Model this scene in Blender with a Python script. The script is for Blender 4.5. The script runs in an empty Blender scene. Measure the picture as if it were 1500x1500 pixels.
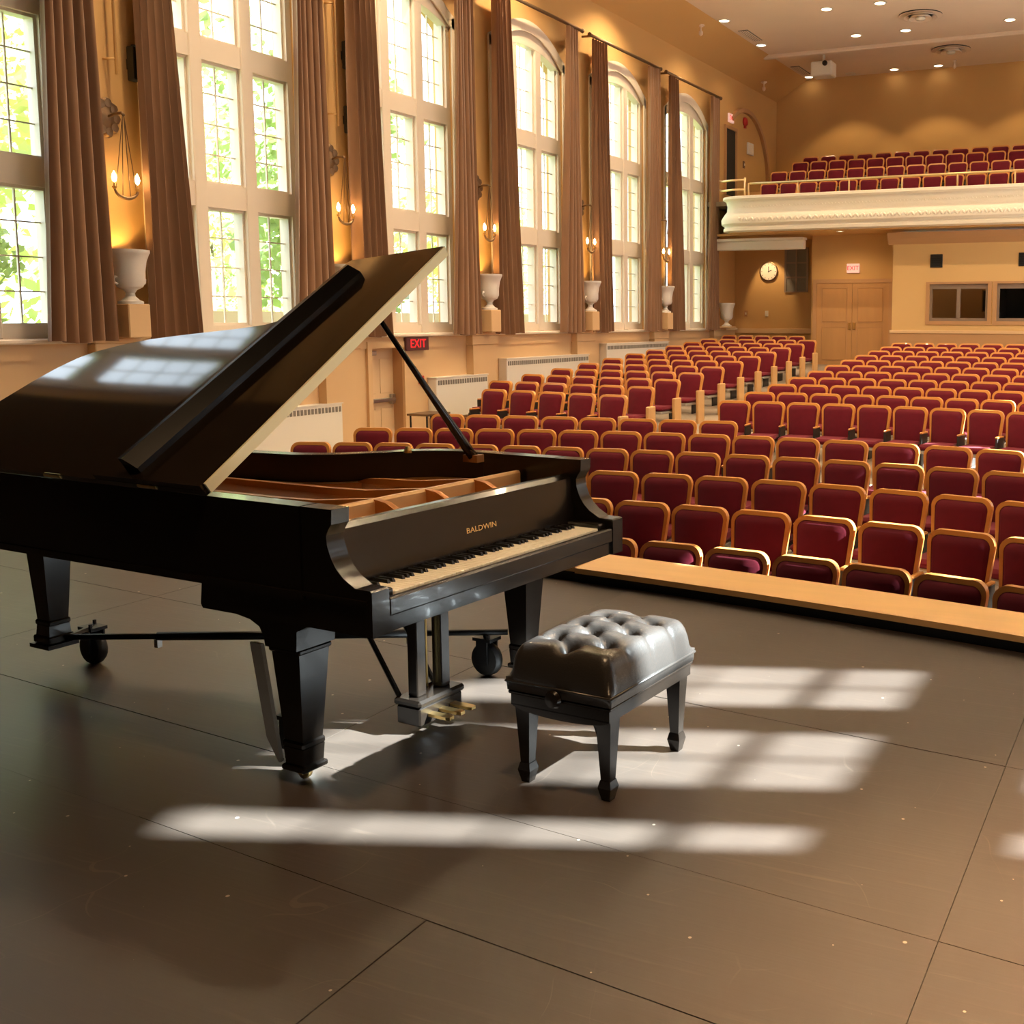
import bpy, bmesh, math, random
from mathutils import Vector, Matrix
random.seed(7)
PI = math.pi
SC = bpy.context.scene
COL = SC.collection
R = math.radians

# ---------------------------------------------------------------- camera, world, sun, exposure
CAM_H = 1.61
cam_d = bpy.data.cameras.new('camera'); cam = bpy.data.objects.new('camera', cam_d); COL.objects.link(cam)
pit, yaw, rol = R(6.3461), R(23.2541), R(.18586)
fw = Vector((-math.sin(yaw)*math.cos(pit), math.cos(yaw)*math.cos(pit), -math.sin(pit)))
rt = Vector((math.cos(yaw), math.sin(yaw), 0)); up = rt.cross(fw)
rt, up = rt*math.cos(rol)+up*math.sin(rol), up*math.cos(rol)-rt*math.sin(rol)
cam.matrix_world = Matrix((( rt.x, up.x, -fw.x, 0), (rt.y, up.y, -fw.y, 0), (rt.z, up.z, -fw.z, CAM_H), (0, 0, 0, 1)))
cam_d.sensor_fit = 'HORIZONTAL'; cam_d.sensor_width = 36
cam_d.lens = 1593.44/1500*36
cam_d.shift_x = (750-1034.07)/1500; cam_d.shift_y = (645.04-750)/1500
cam_d.clip_end = 400
SC.camera = cam

w = bpy.data.worlds.new('sky'); SC.world = w; w.use_nodes = True
bg = w.node_tree.nodes['Background']; bg.inputs[0].default_value = (.80, .90, 1.0, 1); bg.inputs[1].default_value = 3.8

def lamp(name, kind, loc, energy, color, **kw):
    d = bpy.data.lights.new(name, kind); d.energy = energy; d.color = color
    for k, v in kw.items(): setattr(d, k, v)
    o = bpy.data.objects.new(name, d); o.location = loc; COL.objects.link(o); return o
def aim(o, d): o.rotation_euler = Vector(d).to_track_quat('-Z', 'Y').to_euler()
SUN_DIR = (-1.326, -.48, -1)
sun = lamp('sun', 'SUN', (20, 10, 30), 80, (.84, .95, 1.0), angle=R(.6)); aim(sun, SUN_DIR)
WARM = (1, .68, .36)
LIGHT_GAIN = 2.7

SC.view_settings.view_transform = 'Standard'; SC.view_settings.look = 'None'
SC.view_settings.exposure = 0.12; SC.view_settings.gamma = 1; SC.view_settings.use_curve_mapping = False

# ---------------------------------------------------------------- materials
def mat(name, col, rough=.5, spec=.5, metal=0, coat=0, noise=None, bump=None, emit=None, sheen=0):
    m = bpy.data.materials.new(name); m.use_nodes = True
    nt = m.node_tree; b = nt.nodes['Principled BSDF']
    b.inputs['Base Color'].default_value = (*col, 1); b.inputs['Roughness'].default_value = rough
    b.inputs['Specular IOR Level'].default_value = spec; b.inputs['Metallic'].default_value = metal
    b.inputs['Coat Weight'].default_value = coat; b.inputs['Sheen Weight'].default_value = sheen
    if noise or bump:
        tc = nt.nodes.new('ShaderNodeTexCoord')
    if noise:                        # (scale vec, amount)
        mp = nt.nodes.new('ShaderNodeMapping'); mp.inputs['Scale'].default_value = noise[0]
        nz = nt.nodes.new('ShaderNodeTexNoise'); nz.inputs['Scale'].default_value = 1; nz.inputs['Detail'].default_value = 5
        nt.links.new(tc.outputs['Object'], mp.inputs[0]); nt.links.new(mp.outputs[0], nz.inputs['Vector'])
        mx = nt.nodes.new('ShaderNodeMix'); mx.data_type = 'RGBA'; a = noise[1]
        mx.inputs[6].default_value = tuple(c*(1-a) for c in col)+(1,); mx.inputs[7].default_value = tuple(min(1, c*(1+a)) for c in col)+(1,)
        nt.links.new(nz.outputs['Fac'], mx.inputs[0]); nt.links.new(mx.outputs[2], b.inputs['Base Color'])
    if bump:                         # (scale, strength)
        n2 = nt.nodes.new('ShaderNodeTexNoise'); n2.inputs['Scale'].default_value = bump[0]; n2.inputs['Detail'].default_value = 4
        nt.links.new(tc.outputs['Object'], n2.inputs['Vector'])
        bp = nt.nodes.new('ShaderNodeBump'); bp.inputs['Strength'].default_value = bump[1]; bp.inputs['Distance'].default_value = .01
        nt.links.new(n2.outputs['Fac'], bp.inputs['Height']); nt.links.new(bp.outputs[0], b.inputs['Normal'])
    if emit:
        b.inputs['Emission Color'].default_value = (*emit[0], 1); b.inputs['Emission Strength'].default_value = emit[1]
    return m

M = {}
M['wall'] = mat('ochre_paint', (.62, .375, .145), .6, .3, noise=((.6, .6, .6), .05))
M['drape'] = mat('black_stage_drape', (.012, .010, .010), .9, .1)
M['drape_brown'] = mat('brown_stage_drape', (.085, .055, .032), .9, .1)
M['dado'] = mat('cream_tan_paint', (.72, .49, .27), .5, .35, noise=((.8, .8, .8), .04))
M['booth'] = mat('pale_ochre_paint', (.70, .46, .20), .6, .3, noise=((.8, .8, .8), .04))
M['trim_tan'] = mat('tan_trim', (.50, .28, .13), .5)
M['cream'] = mat('cream_window_paint', (.82, .72, .59), .4, .4)
M['ceil'] = mat('ceiling_plaster', (.84, .69, .56), .8, .2, noise=((.7, .7, .7), .07))
M['plaster'] = mat('white_plaster', (.86, .80, .69), .55, .3, bump=(14, .5))
M['white'] = mat('white_enamel', (.80, .76, .68), .4)
M['urn'] = mat('white_urn', (.82, .78, .72), .45)
M['brass'] = mat('brass', (.78, .55, .22), .28, metal=1)
M['gold_rail'] = mat('gilt_rail', (.85, .62, .32), .3, metal=.8)
M['antique'] = mat('antique_bronze', (.22, .14, .08), .45, metal=.8)
M['black_metal'] = mat('black_metal', (.012, .012, .013), .45, metal=.3)
M['black_plastic'] = mat('black_plastic', (.01, .01, .01), .5)
M['steel'] = mat('steel', (.55, .55, .55), .3, metal=1)
M['rubber'] = mat('rubber', (.008, .008, .008), .6)
M['curtain'] = mat('brown_velvet', (.255, .135, .072), .85, .2, noise=((9, 9, 1.2), .25), sheen=.3)
M['door'] = mat('tan_door_wood', (.52, .28, .11), .5, noise=((6, 6, 1), .12))
M['door_cream'] = mat('cream_door', (.74, .52, .30), .5)
M['carpet'] = mat('beige_carpet', (.32, .26, .20), .9, .1, bump=(80, .3))
M['seat_cloth'] = mat('burgundy_cloth', (.125, .004, .014), .8, .2, noise=((14, 14, 14), .18), sheen=.06)
M['seat_wood'] = mat('golden_oak', (.62, .26, .06), .35, .5, coat=.15, noise=((3, 3, 14), .18))
M['seat_metal'] = mat('seat_standard_metal', (.03, .025, .022), .5)
M['pan'] = mat('grey_seat_pan', (.35, .31, .27), .45)
M['panel_wood'] = mat('pale_oak', (.62, .36, .15), .4, noise=((2, 10, 2), .12))
M['ledge'] = mat('blond_oak_ledge', (.80, .48, .19), .38, noise=((1.2, 12, 4), .10))
M['piano'] = mat('ebonised_piano', (.010, .007, .005), .24, .45, coat=.1, noise=((30, 4, 4), .3))
M['piano_sheen'] = mat('ebony_lid_polish', (.016, .010, .006), .065, .42, noise=((3, 30, 3), .3))
M['piano_in'] = mat('ebony_inner', (.016, .009, .006), .32)
M['ivory'] = mat('ivory', (.95, .88, .72), .3)
M['ebony'] = mat('ebony_key', (.008, .007, .006), .35)
M['plate'] = mat('bronze_iron_plate', (.50, .21, .05), .4, metal=.35, noise=((4, 4, 4), .1))
M['sound'] = mat('spruce_soundboard', (.36, .15, .04), .4, noise=((30, 2, 1), .2))
M['bar'] = mat('gold_plate_bar', (.72, .45, .20), .4, metal=.2)
M['string'] = mat('string_steel', (.55, .40, .25), .35, metal=1)
M['gilt'] = mat('gilt_letters', (.80, .50, .16), .4, metal=.5)
M['guard'] = mat('pale_metal_guard', (.50, .45, .37), .5)
M['brass_strip'] = mat('pale_brass_strip', (.95, .84, .52), .5, metal=.25)
M['leather'] = mat('black_leather', (.030, .026, .023), .30, .6, bump=(160, .12))
M['red'] = mat('red_enamel', (.50, .02, .02), .4)
M['dark_glass'] = mat('dark_glass', (.02, .018, .015), .08, .6)
M['alu'] = mat('anodised_frame', (.30, .22, .17), .45, metal=.3)
M['blackout'] = mat('unlit_interior', (.03, .024, .018), .8)
M['grille'] = mat('grille_grey', (.20, .18, .15), .6)
M['exit_face'] = mat('exit_sign_face', (.10, .03, .03), .5)
M['exit_red'] = mat('exit_sign_letters', (.5, .01, .01), .5, emit=((1, .02, .03), .9))
M['exit_pink'] = mat('exit_sign_glow', (.7, .5, .45), .5, emit=((1, .62, .52), .42))
M['bulb'] = mat('candle_bulb', (1, .8, .5), .5, emit=((1, .66, .28), 45))
M['downlight'] = mat('downlight_lens', (1, .9, .7), .5, emit=((1, .80, .52), 9))
M['clock'] = mat('clock_face', (.85, .75, .62), .5)
M['stone'] = mat('pale_stone', (.62, .55, .47), .8, noise=((3, 3, 3), .1))
M['brick'] = mat('outside_brick', (.45, .30, .22), .8, noise=((5, 5, 9), .2))
M['grass'] = mat('lawn', (.22, .30, .08), .9, noise=((2, 2, 2), .3))
M['bark'] = mat('bark', (.10, .07, .05), .9)
def leaf_mat(name, c):
    m = mat(name, c, .6, .3, noise=((1.3, 1.3, 1.3), .45)); nt = m.node_tree
    b = nt.nodes['Principled BSDF']; t = nt.nodes.new('ShaderNodeBsdfTranslucent'); t.inputs[0].default_value = (c[0]*1.2, c[1]*1.2, c[2]*.7, 1)
    mx = nt.nodes.new('ShaderNodeMixShader'); mx.inputs[0].default_value = .45
    nt.links.new(b.outputs[0], mx.inputs[1]); nt.links.new(t.outputs[0], mx.inputs[2])
    nt.links.new(mx.outputs[0], nt.nodes['Material Output'].inputs[0]); return m
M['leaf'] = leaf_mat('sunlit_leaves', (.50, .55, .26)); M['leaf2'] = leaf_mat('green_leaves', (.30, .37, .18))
def glass_mat():
    m = bpy.data.materials.new('window_glass'); m.use_nodes = True; nt = m.node_tree; nt.nodes.clear()
    o = nt.nodes.new('ShaderNodeOutputMaterial'); mx = nt.nodes.new('ShaderNodeMixShader')
    t = nt.nodes.new('ShaderNodeBsdfTransparent'); t.inputs[0].default_value = (.97, .985, .98, 1)
    g = nt.nodes.new('ShaderNodeBsdfGlossy'); g.inputs['Roughness'].default_value = .02
    lw = nt.nodes.new('ShaderNodeLayerWeight'); lw.inputs[0].default_value = .5        # Schlick reflectance, same from both sides
    pw = nt.nodes.new('ShaderNodeMath'); pw.operation = 'POWER'; pw.inputs[1].default_value = 4; nt.links.new(lw.outputs['Facing'], pw.inputs[0])
    ad = nt.nodes.new('ShaderNodeMath'); ad.operation = 'MULTIPLY_ADD'; ad.inputs[1].default_value = .5; ad.inputs[2].default_value = .03; nt.links.new(pw.outputs[0], ad.inputs[0])
    nt.links.new(ad.outputs[0], mx.inputs[0]); nt.links.new(t.outputs[0], mx.inputs[1]); nt.links.new(g.outputs[0], mx.inputs[2])
    nt.links.new(mx.outputs[0], o.inputs[0]); return m
M['glass'] = glass_mat()
def floor_mat():
    m = mat('black_stage_hardboard', (.05, .034, .024), .42, .5); nt = m.node_tree; b = nt.nodes['Principled BSDF']
    L = nt.links.new; N = nt.nodes.new
    geo = N('ShaderNodeNewGeometry'); oi = N('ShaderNodeObjectInfo')
    n1 = N('ShaderNodeTexNoise'); n1.inputs['Scale'].default_value = .9; n1.inputs['Detail'].default_value = 6; n1.inputs['Roughness'].default_value = .65
    L(geo.outputs['Position'], n1.inputs['Vector'])
    mp = N('ShaderNodeMapping'); mp.inputs['Rotation'].default_value = (0, 0, R(35)); mp.inputs['Scale'].default_value = (1.2, 26, 1)
    n2 = N('ShaderNodeTexNoise'); n2.inputs['Scale'].default_value = 1.6; n2.inputs['Detail'].default_value = 8; n2.inputs['Distortion'].default_value = .8
    L(geo.outputs['Position'], mp.inputs[0]); L(mp.outputs[0], n2.inputs['Vector'])
    base = N('ShaderNodeMix'); base.data_type = 'RGBA'
    base.inputs[6].default_value = (.036, .027, .022, 1); base.inputs[7].default_value = (.072, .055, .043, 1); L(n1.outputs['Fac'], base.inputs[0])
    # fine scuffs
    r2 = N('ShaderNodeMapRange'); r2.inputs[1].default_value = .60; r2.inputs[2].default_value = .80; L(n2.outputs['Fac'], r2.inputs[0])
    s2 = N('ShaderNodeMath'); s2.operation = 'MULTIPLY'; s2.inputs[1].default_value = .35; L(r2.outputs[0], s2.inputs[0])
    sc = N('ShaderNodeMix'); sc.data_type = 'RGBA'; sc.inputs[7].default_value = (.15, .11, .08, 1); L(base.outputs[2], sc.inputs[6]); L(s2.outputs[0], sc.inputs[0])
    # paint specks
    v = N('ShaderNodeTexVoronoi'); v.voronoi_dimensions = '2D'; v.inputs['Scale'].default_value = 5.6; L(geo.outputs['Position'], v.inputs['Vector'])
    lt = N('ShaderNodeMath'); lt.operation = 'LESS_THAN'; lt.inputs[1].default_value = .026; L(v.outputs['Distance'], lt.inputs[0])
    sep = N('ShaderNodeSeparateColor'); L(v.outputs['Color'], sep.inputs[0])
    gt = N('ShaderNodeMath'); gt.operation = 'GREATER_THAN'; gt.inputs[1].default_value = .72; L(sep.outputs[0], gt.inputs[0])
    rs = N('ShaderNodeMath'); rs.operation = 'MULTIPLY'; rs.inputs[1].default_value = .036; L(sep.outputs[1], rs.inputs[0]); L(rs.outputs[0], lt.inputs[1])
    ml = N('ShaderNodeMath'); ml.operation = 'MULTIPLY'; L(lt.outputs[0], ml.inputs[0]); L(gt.outputs[0], ml.inputs[1])
    # curved scratches: thin cell borders broken up by noise
    wn = N('ShaderNodeTexNoise'); wn.inputs['Scale'].default_value = 1.1; L(geo.outputs['Position'], wn.inputs['Vector'])
    wa = N('ShaderNodeVectorMath'); wa.operation = 'MULTIPLY_ADD'; wa.inputs[1].default_value = (1.5, 1.5, 0); L(wn.outputs['Color'], wa.inputs[0]); L(geo.outputs['Position'], wa.inputs[2])
    ve = N('ShaderNodeTexVoronoi'); ve.voronoi_dimensions = '2D'; ve.feature = 'DISTANCE_TO_EDGE'; ve.inputs['Scale'].default_value = 2.3; L(wa.outputs[0], ve.inputs['Vector'])
    le = N('ShaderNodeMath'); le.operation = 'LESS_THAN'; le.inputs[1].default_value = .006; L(ve.outputs['Distance'], le.inputs[0])
    mk = N('ShaderNodeTexNoise'); mk.inputs['Scale'].default_value = 3.1; L(geo.outputs['Position'], mk.inputs['Vector'])
    mr = N('ShaderNodeMapRange'); mr.inputs[1].default_value = .52; mr.inputs[2].default_value = .68; mr.inputs[4].default_value = .22; L(mk.outputs['Fac'], mr.inputs[0])
    ms = N('ShaderNodeMath'); ms.operation = 'MULTIPLY'; L(le.outputs[0], ms.inputs[0]); L(mr.outputs[0], ms.inputs[1])
    scr = N('ShaderNodeMix'); scr.data_type = 'RGBA'; scr.inputs[7].default_value = (.20, .15, .11, 1); L(sc.outputs[2], scr.inputs[6]); L(ms.outputs[0], scr.inputs[0]); sc = scr
    sp = N('ShaderNodeMix'); sp.data_type = 'RGBA'; sp.inputs[7].default_value = (.42, .33, .26, 1); L(sc.outputs[2], sp.inputs[6]); L(ml.outputs[0], sp.inputs[0])
    L(sp.outputs[2], b.inputs['Base Color'])
    rr = N('ShaderNodeMapRange'); rr.inputs[3].default_value = .30; rr.inputs[4].default_value = .52; L(n1.outputs['Fac'], rr.inputs[0]); L(rr.outputs[0], b.inputs['Roughness'])
    bp = N('ShaderNodeBump'); bp.inputs['Strength'].default_value = .12; bp.inputs['Distance'].default_value = .004; L(n2.outputs['Fac'], bp.inputs['Height']); L(bp.outputs[0], b.inputs['Normal'])
    return m
M['floor'] = floor_mat()
M['gap'] = mat('floor_joint_dark', (.022, .016, .012), .7)

# ---------------------------------------------------------------- mesh helpers
class G:
    def __init__(s): s.v = []; s.f = []; s.T = None
    def add(s, vs, fs):
        n = len(s.v)
        if s.T: vs = [s.T @ Vector(p) for p in vs]
        s.v += [tuple(p) for p in vs]; s.f += [tuple(i+n for i in q) for q in fs]; return s
    def box(s, x0, x1, y0, y1, z0, z1, bev=0):
        if bev <= 0:
            vs = [(x, y, z) for z in (z0, z1) for y in (y0, y1) for x in (x0, x1)]
            return s.add(vs, [(0, 2, 3, 1), (4, 5, 7, 6), (0, 1, 5, 4), (2, 6, 7, 3), (0, 4, 6, 2), (1, 3, 7, 5)])
        b = bev; vs = []
        for z, o in ((z0, b), (z0+b, 0), (z1-b, 0), (z1, b)):
            vs += [(x0+o+(b if o == 0 else 0), y0+o, z), (x1-o-(b if o == 0 else 0), y0+o, z), (x1-o, y0+o+(b if o == 0 else 0), z), (x1-o, y1-o-(b if o == 0 else 0), z),
                   (x1-o-(b if o == 0 else 0), y1-o, z), (x0+o+(b if o == 0 else 0), y1-o, z), (x0+o, y1-o-(b if o == 0 else 0), z), (x0+o, y0+o+(b if o == 0 else 0), z)]
        fs = [tuple(range(7, -1, -1)), tuple(range(24, 32))]
        for k in range(3):
            for i in range(8):
                j = (i+1) % 8; fs.append((k*8+i, k*8+j, k*8+8+j, k*8+8+i))
        return s.add(vs, fs)
    def frustum(s, c0, a0, b0, c1, a1, b1):      # rectangular loft between two z levels: centre(x,y,z), half sizes
        vs = [(c[0]+sx*a, c[1]+sy*b, c[2]) for c, a, b in ((c0, a0, b0), (c1, a1, b1)) for sx, sy in ((-1, -1), (1, -1), (1, 1), (-1, 1))]
        return s.add(vs, [(3, 2, 1, 0), (4, 5, 6, 7), (0, 1, 5, 4), (1, 2, 6, 5), (2, 3, 7, 6), (3, 0, 4, 7)])
    def prism(s, poly, t0, t1, ax='z'):           # extrude 2-D polygon along axis: 'z':(x,y) 'x':(y,z) 'y':(x,z)
        def P(a, b, t): return (a, b, t) if ax == 'z' else ((t, a, b) if ax == 'x' else (a, t, b))
        n = len(poly); vs = [P(a, b, t0) for a, b in poly]+[P(a, b, t1) for a, b in poly]
        fs = [tuple(range(n-1, -1, -1)), tuple(range(n, 2*n))]+[(i, (i+1) % n, n+(i+1) % n, n+i) for i in range(n)]
        return s.add(vs, fs)
    def tube(s, pts, r, n=8, cap=True):
        pts = [Vector(p) for p in pts]; rs = r if isinstance(r, (list, tuple)) else [r]*len(pts)
        vs = []; fs = []; ref = None
        for i, p in enumerate(pts):
            d = (pts[min(i+1, len(pts)-1)]-pts[max(i-1, 0)]).normalized()
            if ref is None: ref = Vector((0, 0, 1)) if abs(d.z) < .9 else Vector((1, 0, 0))
            a = d.cross(ref).normalized(); b = a.cross(d); ref = b
            for k in range(n):
                t = 2*PI*k/n; vs.append(p+a*(rs[i]*math.cos(t))+b*(rs[i]*math.sin(t)))
        for i in range(len(pts)-1):
            for k in range(n): fs.append((i*n+k, i*n+(k+1) % n, (i+1)*n+(k+1) % n, (i+1)*n+k))
        if cap: fs += [tuple(range(n-1, -1, -1)), tuple((len(pts)-1)*n+k for k in range(n))]
        return s.add(vs, fs)
    def lathe(s, prof, c=(0, 0, 0), n=20, ax='z'):
        vs = []; fs = []; m = len(prof)
        for r_, h in prof:
            for k in range(n):
                t = 2*PI*k/n; a, b = r_*math.cos(t), r_*math.sin(t)
                vs.append((c[0]+a, c[1]+b, c[2]+h) if ax == 'z' else ((c[0]+h, c[1]+a, c[2]+b) if ax == 'x' else (c[0]+a, c[1]+h, c[2]+b)))
        for i in range(m-1):
            for k in range(n): fs.append((i*n+k, i*n+(k+1) % n, (i+1)*n+(k+1) % n, (i+1)*n+k))
        if prof[0][0] > 1e-4: fs.append(tuple(range(n-1, -1, -1)))
        if prof[-1][0] > 1e-4: fs.append(tuple((m-1)*n+k for k in range(n)))
        return s.add(vs, fs)
    def ring(s, out, inn, z0, z1):               # closed wall between two open paths (outer, inner) extruded in z
        return s.prism(list(out)+list(reversed(inn)), z0, z1)
    def build(s, name, m, parent=None, smooth=False, loc=None):
        me = bpy.data.meshes.new(name); me.from_pydata(s.v, [], s.f)
        bm = bmesh.new(); bm.from_mesh(me); bmesh.ops.recalc_face_normals(bm, faces=bm.faces)
        bm.to_mesh(me); bm.free()
        me.materials.append(m if not isinstance(m, str) else M[m])
        if smooth is True: me.polygons.foreach_set('use_smooth', [True]*len(me.polygons))
        elif smooth: 
            me.polygons.foreach_set('use_smooth', [True]*len(me.polygons)); me.set_sharp_from_angle(angle=R(smooth))
        o = bpy.data.objects.new(name, me); COL.objects.link(o)
        if parent: o.parent = parent
        if loc: o.location = loc
        return o
def tag(o, label=None, cat=None, group=None, kind=None):
    if label: o['label'] = label
    if cat: o['category'] = cat
    if group: o['group'] = group
    if kind: o['kind'] = kind
    return o
def thing(name, label, cat, loc=(0, 0, 0), rz=0, group=None):
    o = bpy.data.objects.new(name, None); COL.objects.link(o); o.location = loc; o.rotation_euler = (0, 0, rz); o.empty_display_size = .2
    return tag(o, label, cat, group)
def struct(o, label=None): return tag(o, label, kind='structure')
KIDS = {}
def copy_tree(src, loc, rz, label, group, skip=()):
    r = src.copy(); COL.objects.link(r); r.location = loc; r.rotation_euler = (0, 0, rz); r['label'] = label
    if group: r['group'] = group
    for ch in KIDS[src.name]:
        if ch.name.split('.')[0] in skip: continue
        c = ch.copy(); COL.objects.link(c); c.parent = r
        for g in ch.children:
            d = g.copy(); COL.objects.link(d); d.parent = c
    return r
def remember(o): KIDS[o.name] = list(o.children)
def text_obj(s, name, size, depth, m, parent, mw, align='CENTER'):
    c = bpy.data.curves.new(name, 'FONT'); c.body = s; c.size = size; c.extrude = depth; c.align_x = align; c.align_y = 'CENTER'; c.resolution_u = 2
    t = bpy.data.objects.new(name, c); COL.objects.link(t)
    dg = bpy.context.evaluated_depsgraph_get(); me = bpy.data.meshes.new_from_object(t.evaluated_get(dg))
    bpy.data.objects.remove(t); me.materials.clear(); me.materials.append(M[m])
    o = bpy.data.objects.new(name, me); COL.objects.link(o)
    if parent: o.parent = parent
    o.matrix_local = mw; return o
ORD = ['zeroth', 'first', 'second', 'third', 'fourth', 'fifth', 'sixth', 'seventh', 'eighth', 'ninth', 'tenth', 'eleventh', 'twelfth', 'thirteenth', 'fourteenth', 'fifteenth', 'sixteenth']

# ---------------------------------------------------------------- room shell
XL, XR, YF, YB, ZC = -11.7, 5.87, -5.0, 32.7, 8.9
WC = [11.09+3.7*(n-1) for n in range(6)]           # left window centres (0..5)
WCR = [6.3+3.7*n for n in range(6)]                # right window centres
SILL, APEX = 1.37, 7.2
HW = 1.27                                          # half width of an opening
def arch(u): return APEX-.53*(u/1.28)**2           # casing outer edge
def pane_top(u): return 6.83-.25*(u/1.17)**2
def floor_z(y):
    pts = [(5.0, -.90), (6.85, -.87), (7.9, -.79), (8.95, -.71), (10, -.635), (11.05, -.585), (12.1, -.545), (14.3, -.44), (24.5, .20), (29.5, .50)]
    if y <= pts[0][0]: return pts[0][1]
    for (a, b), (c, d) in zip(pts, pts[1:]):
        if y <= c: return b+(d-b)*(y-a)/(c-a)
    return pts[-1][1]
def stage_edge(x):
    if x > .5: return stage_edge(.5)-.23*(x-.5)
    return 5.86-.018*(x+5.9)**2

def side_wall(name, xi, xo, centres, doors=()):
    g = G(); a, b = min(xi, xo), max(xi, xo); zt = 9.6; zb = -1.2
    ys = [YF]
    for c in centres: ys += [c-HW, c+HW]
    ys.append(YB+.3)
    for i in range(0, len(ys), 2): g.box(a, b, ys[i], ys[i+1], SILL, zt)        # piers
    y = YF
    for d0, d1, dz in doors:
        g.box(a, b, y, d0, zb, SILL); g.box(a, b, d0, d1, dz, SILL); g.box(a, b, d0, d1, zb, floor_z(d0)-.02); y = d1
    g.box(a, b, y, YB+.3, zb, SILL)
    for c in centres:
        us = [-HW+2*HW*i/14 for i in range(15)]
        g.prism([(c+u, arch(u)-.10) for u in us]+[(c+HW, zt), (c-HW, zt)], a, b, 'x')
    return struct(g.build(name, 'wall'))
DOOR = (13.72, 14.50, 1.14)
side_wall('wall_left', XL, XL-.40, WC, [DOOR])
side_wall('wall_right', XR, XR+.40, WCR)
struct(G().box(XL-.4, XR+.4, YF-.3, YF, -1.2, 9.6).build('wall_stage', 'drape'))
struct(G().box(XL-.4, XR+.4, YB, YB+.3, 3.0, 9.6).build('wall_back', 'wall'))
for nm, x in (('wall_stage_left', XL+.23), ('wall_stage_right', XR-.27)): struct(G().box(x, x+.04, YF, 5.75 if x < 0 else 4.7, 0, 8.3).build(nm, 'drape_brown'))  # dark panels added; left one's reach and brown tone the lid's reflection
struct(G().box(XL+.3, XR-.3, YF, 5.7, 8.3, 8.34).build('ceiling_stage', 'drape'))
# flat ceiling with a sloping cove on either side
g = G().box(-10.72, XR-.95, YF, YB, ZC, ZC+.15); cl = struct(g.build('ceiling', 'ceil'))
g = G().prism([(XL, 8.30), (-10.72, ZC), (-10.72, ZC+.15), (XL, 8.5)], YF, YB, 'y'); struct(g.build('trim_1', 'wall'), 'ochre cove sloping from left wall up to flat ceiling')
g = G().prism([(XR, 8.30), (XR, 8.5), (XR-.95, ZC+.15), (XR-.95, ZC)], YF, YB, 'y'); struct(g.build('trim_2', 'wall'))
g = G().box(XL+.02, XR-.02, 29.25, 29.45, ZC-.10, ZC+.02, .03); struct(g.build('trim_3', 'ceil'), 'slim moulding crossing the ceiling above the balcony')
struct(G().box(XL-.4, XR+.4, YF-.3, YB+.3, 9.6, 9.8).build('roof', 'stone'))

# stage floor: hardboard sheets, each its own piece
fl = G().box(XL, XR, YF, 3.2, -.9, -.005).build('floor', 'gap'); struct(fl)
n = 40
top = [(XL+(XR-XL)*i/n, stage_edge(XL+(XR-XL)*i/n)) for i in range(n+1)]
sb = G().prism([(XL, 3.2), (XR, 3.2)]+[(x, y) for x, y in reversed(top)], -.9, -.005).build('stage_apron', 'gap', fl)
tilt = math.tan(R(-5.8))
bounds = [-5.6, -4.4, -3.2, -1.98, -.76, .46, 1.06+.0, 2.28, 2.86, 4.08, 5.30, 6.6]
bounds = [-6.2, -4.98, -3.76, -2.54, -1.32, -.10, 1.06, 2.28, 2.86, 4.08, 5.30, 6.8]
shift = {6: 0.0, 7: .5, 8: -.495, 9: .75, 5: 1.1, 10: -.495, 4: .3, 3: 1.5, 2: .2, 1: 1.0, 0: 0}
for k in range(len(bounds)-1):
    y0, y1 = bounds[k], bounds[k+1]
    xs = []
    x = shift.get(k, 0)
    base = {6: -1.78, 7: -3.02, 8: -.495, 9: -.495, 10: -.495}.get(k, shift.get(k, 0))
    step = 2.44 if k not in (7,) else 2.525
    j = -6
    while base+j*step < XR:
        a, b = base+j*step, base+(j+1)*step; j += 1
        a, b = max(a, XL), min(b, XR)
        if b-a < .05: continue
        a += .0015; b -= .0015
        yy = lambda x, y: y+tilt*(x+2.1)
        m = 6; lo = []; hi = []
        for i in range(m+1):
            x = a+(b-a)*i/m; l_ = yy(x, y0)+.0015; h_ = min(yy(x, y1)-.0015, stage_edge(x)-.01)
            l_ = max(l_, YF)
            if h_-l_ > .02: lo.append((x, l_)); hi.append((x, h_))
        if len(lo) < 2: continue
        dz = random.uniform(-.0012, .0012)
        G().prism(lo+hi[::-1], -.013, dz).build('floor_panel', 'floor', fl)
# raised oak ledge along the stage front, two boards and a dark riser
def ledge(name, x0, x1, dy, parent=None):
    n = 24; xs = [x0+(x1-x0)*i/n for i in range(n+1)]
    g = G().prism([(x, stage_edge(x)+dy-.03) for x in xs]+[(x, stage_edge(x)+dy+.40) for x in reversed(xs)], .055, .088)
    return g.build(name, 'ledge', parent)
lg = thing('stage_ledge', 'long blond oak ledge curving along the front edge of stage', 'ledge', (0, 0, 0))
ledge('ledge_board', -3.33, XR-.02, 0, lg); ledge('ledge_board', XL+.02, -3.345, .03, lg)
xs = [XL+.02+(XR-XL-.04)*i/40 for i in range(41)]
G().prism([(x, stage_edge(x)+.002) for x in xs]+[(x, stage_edge(x)+.36) for x in reversed(xs)], -.9, .054).build('riser', 'black_plastic', lg)
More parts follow.
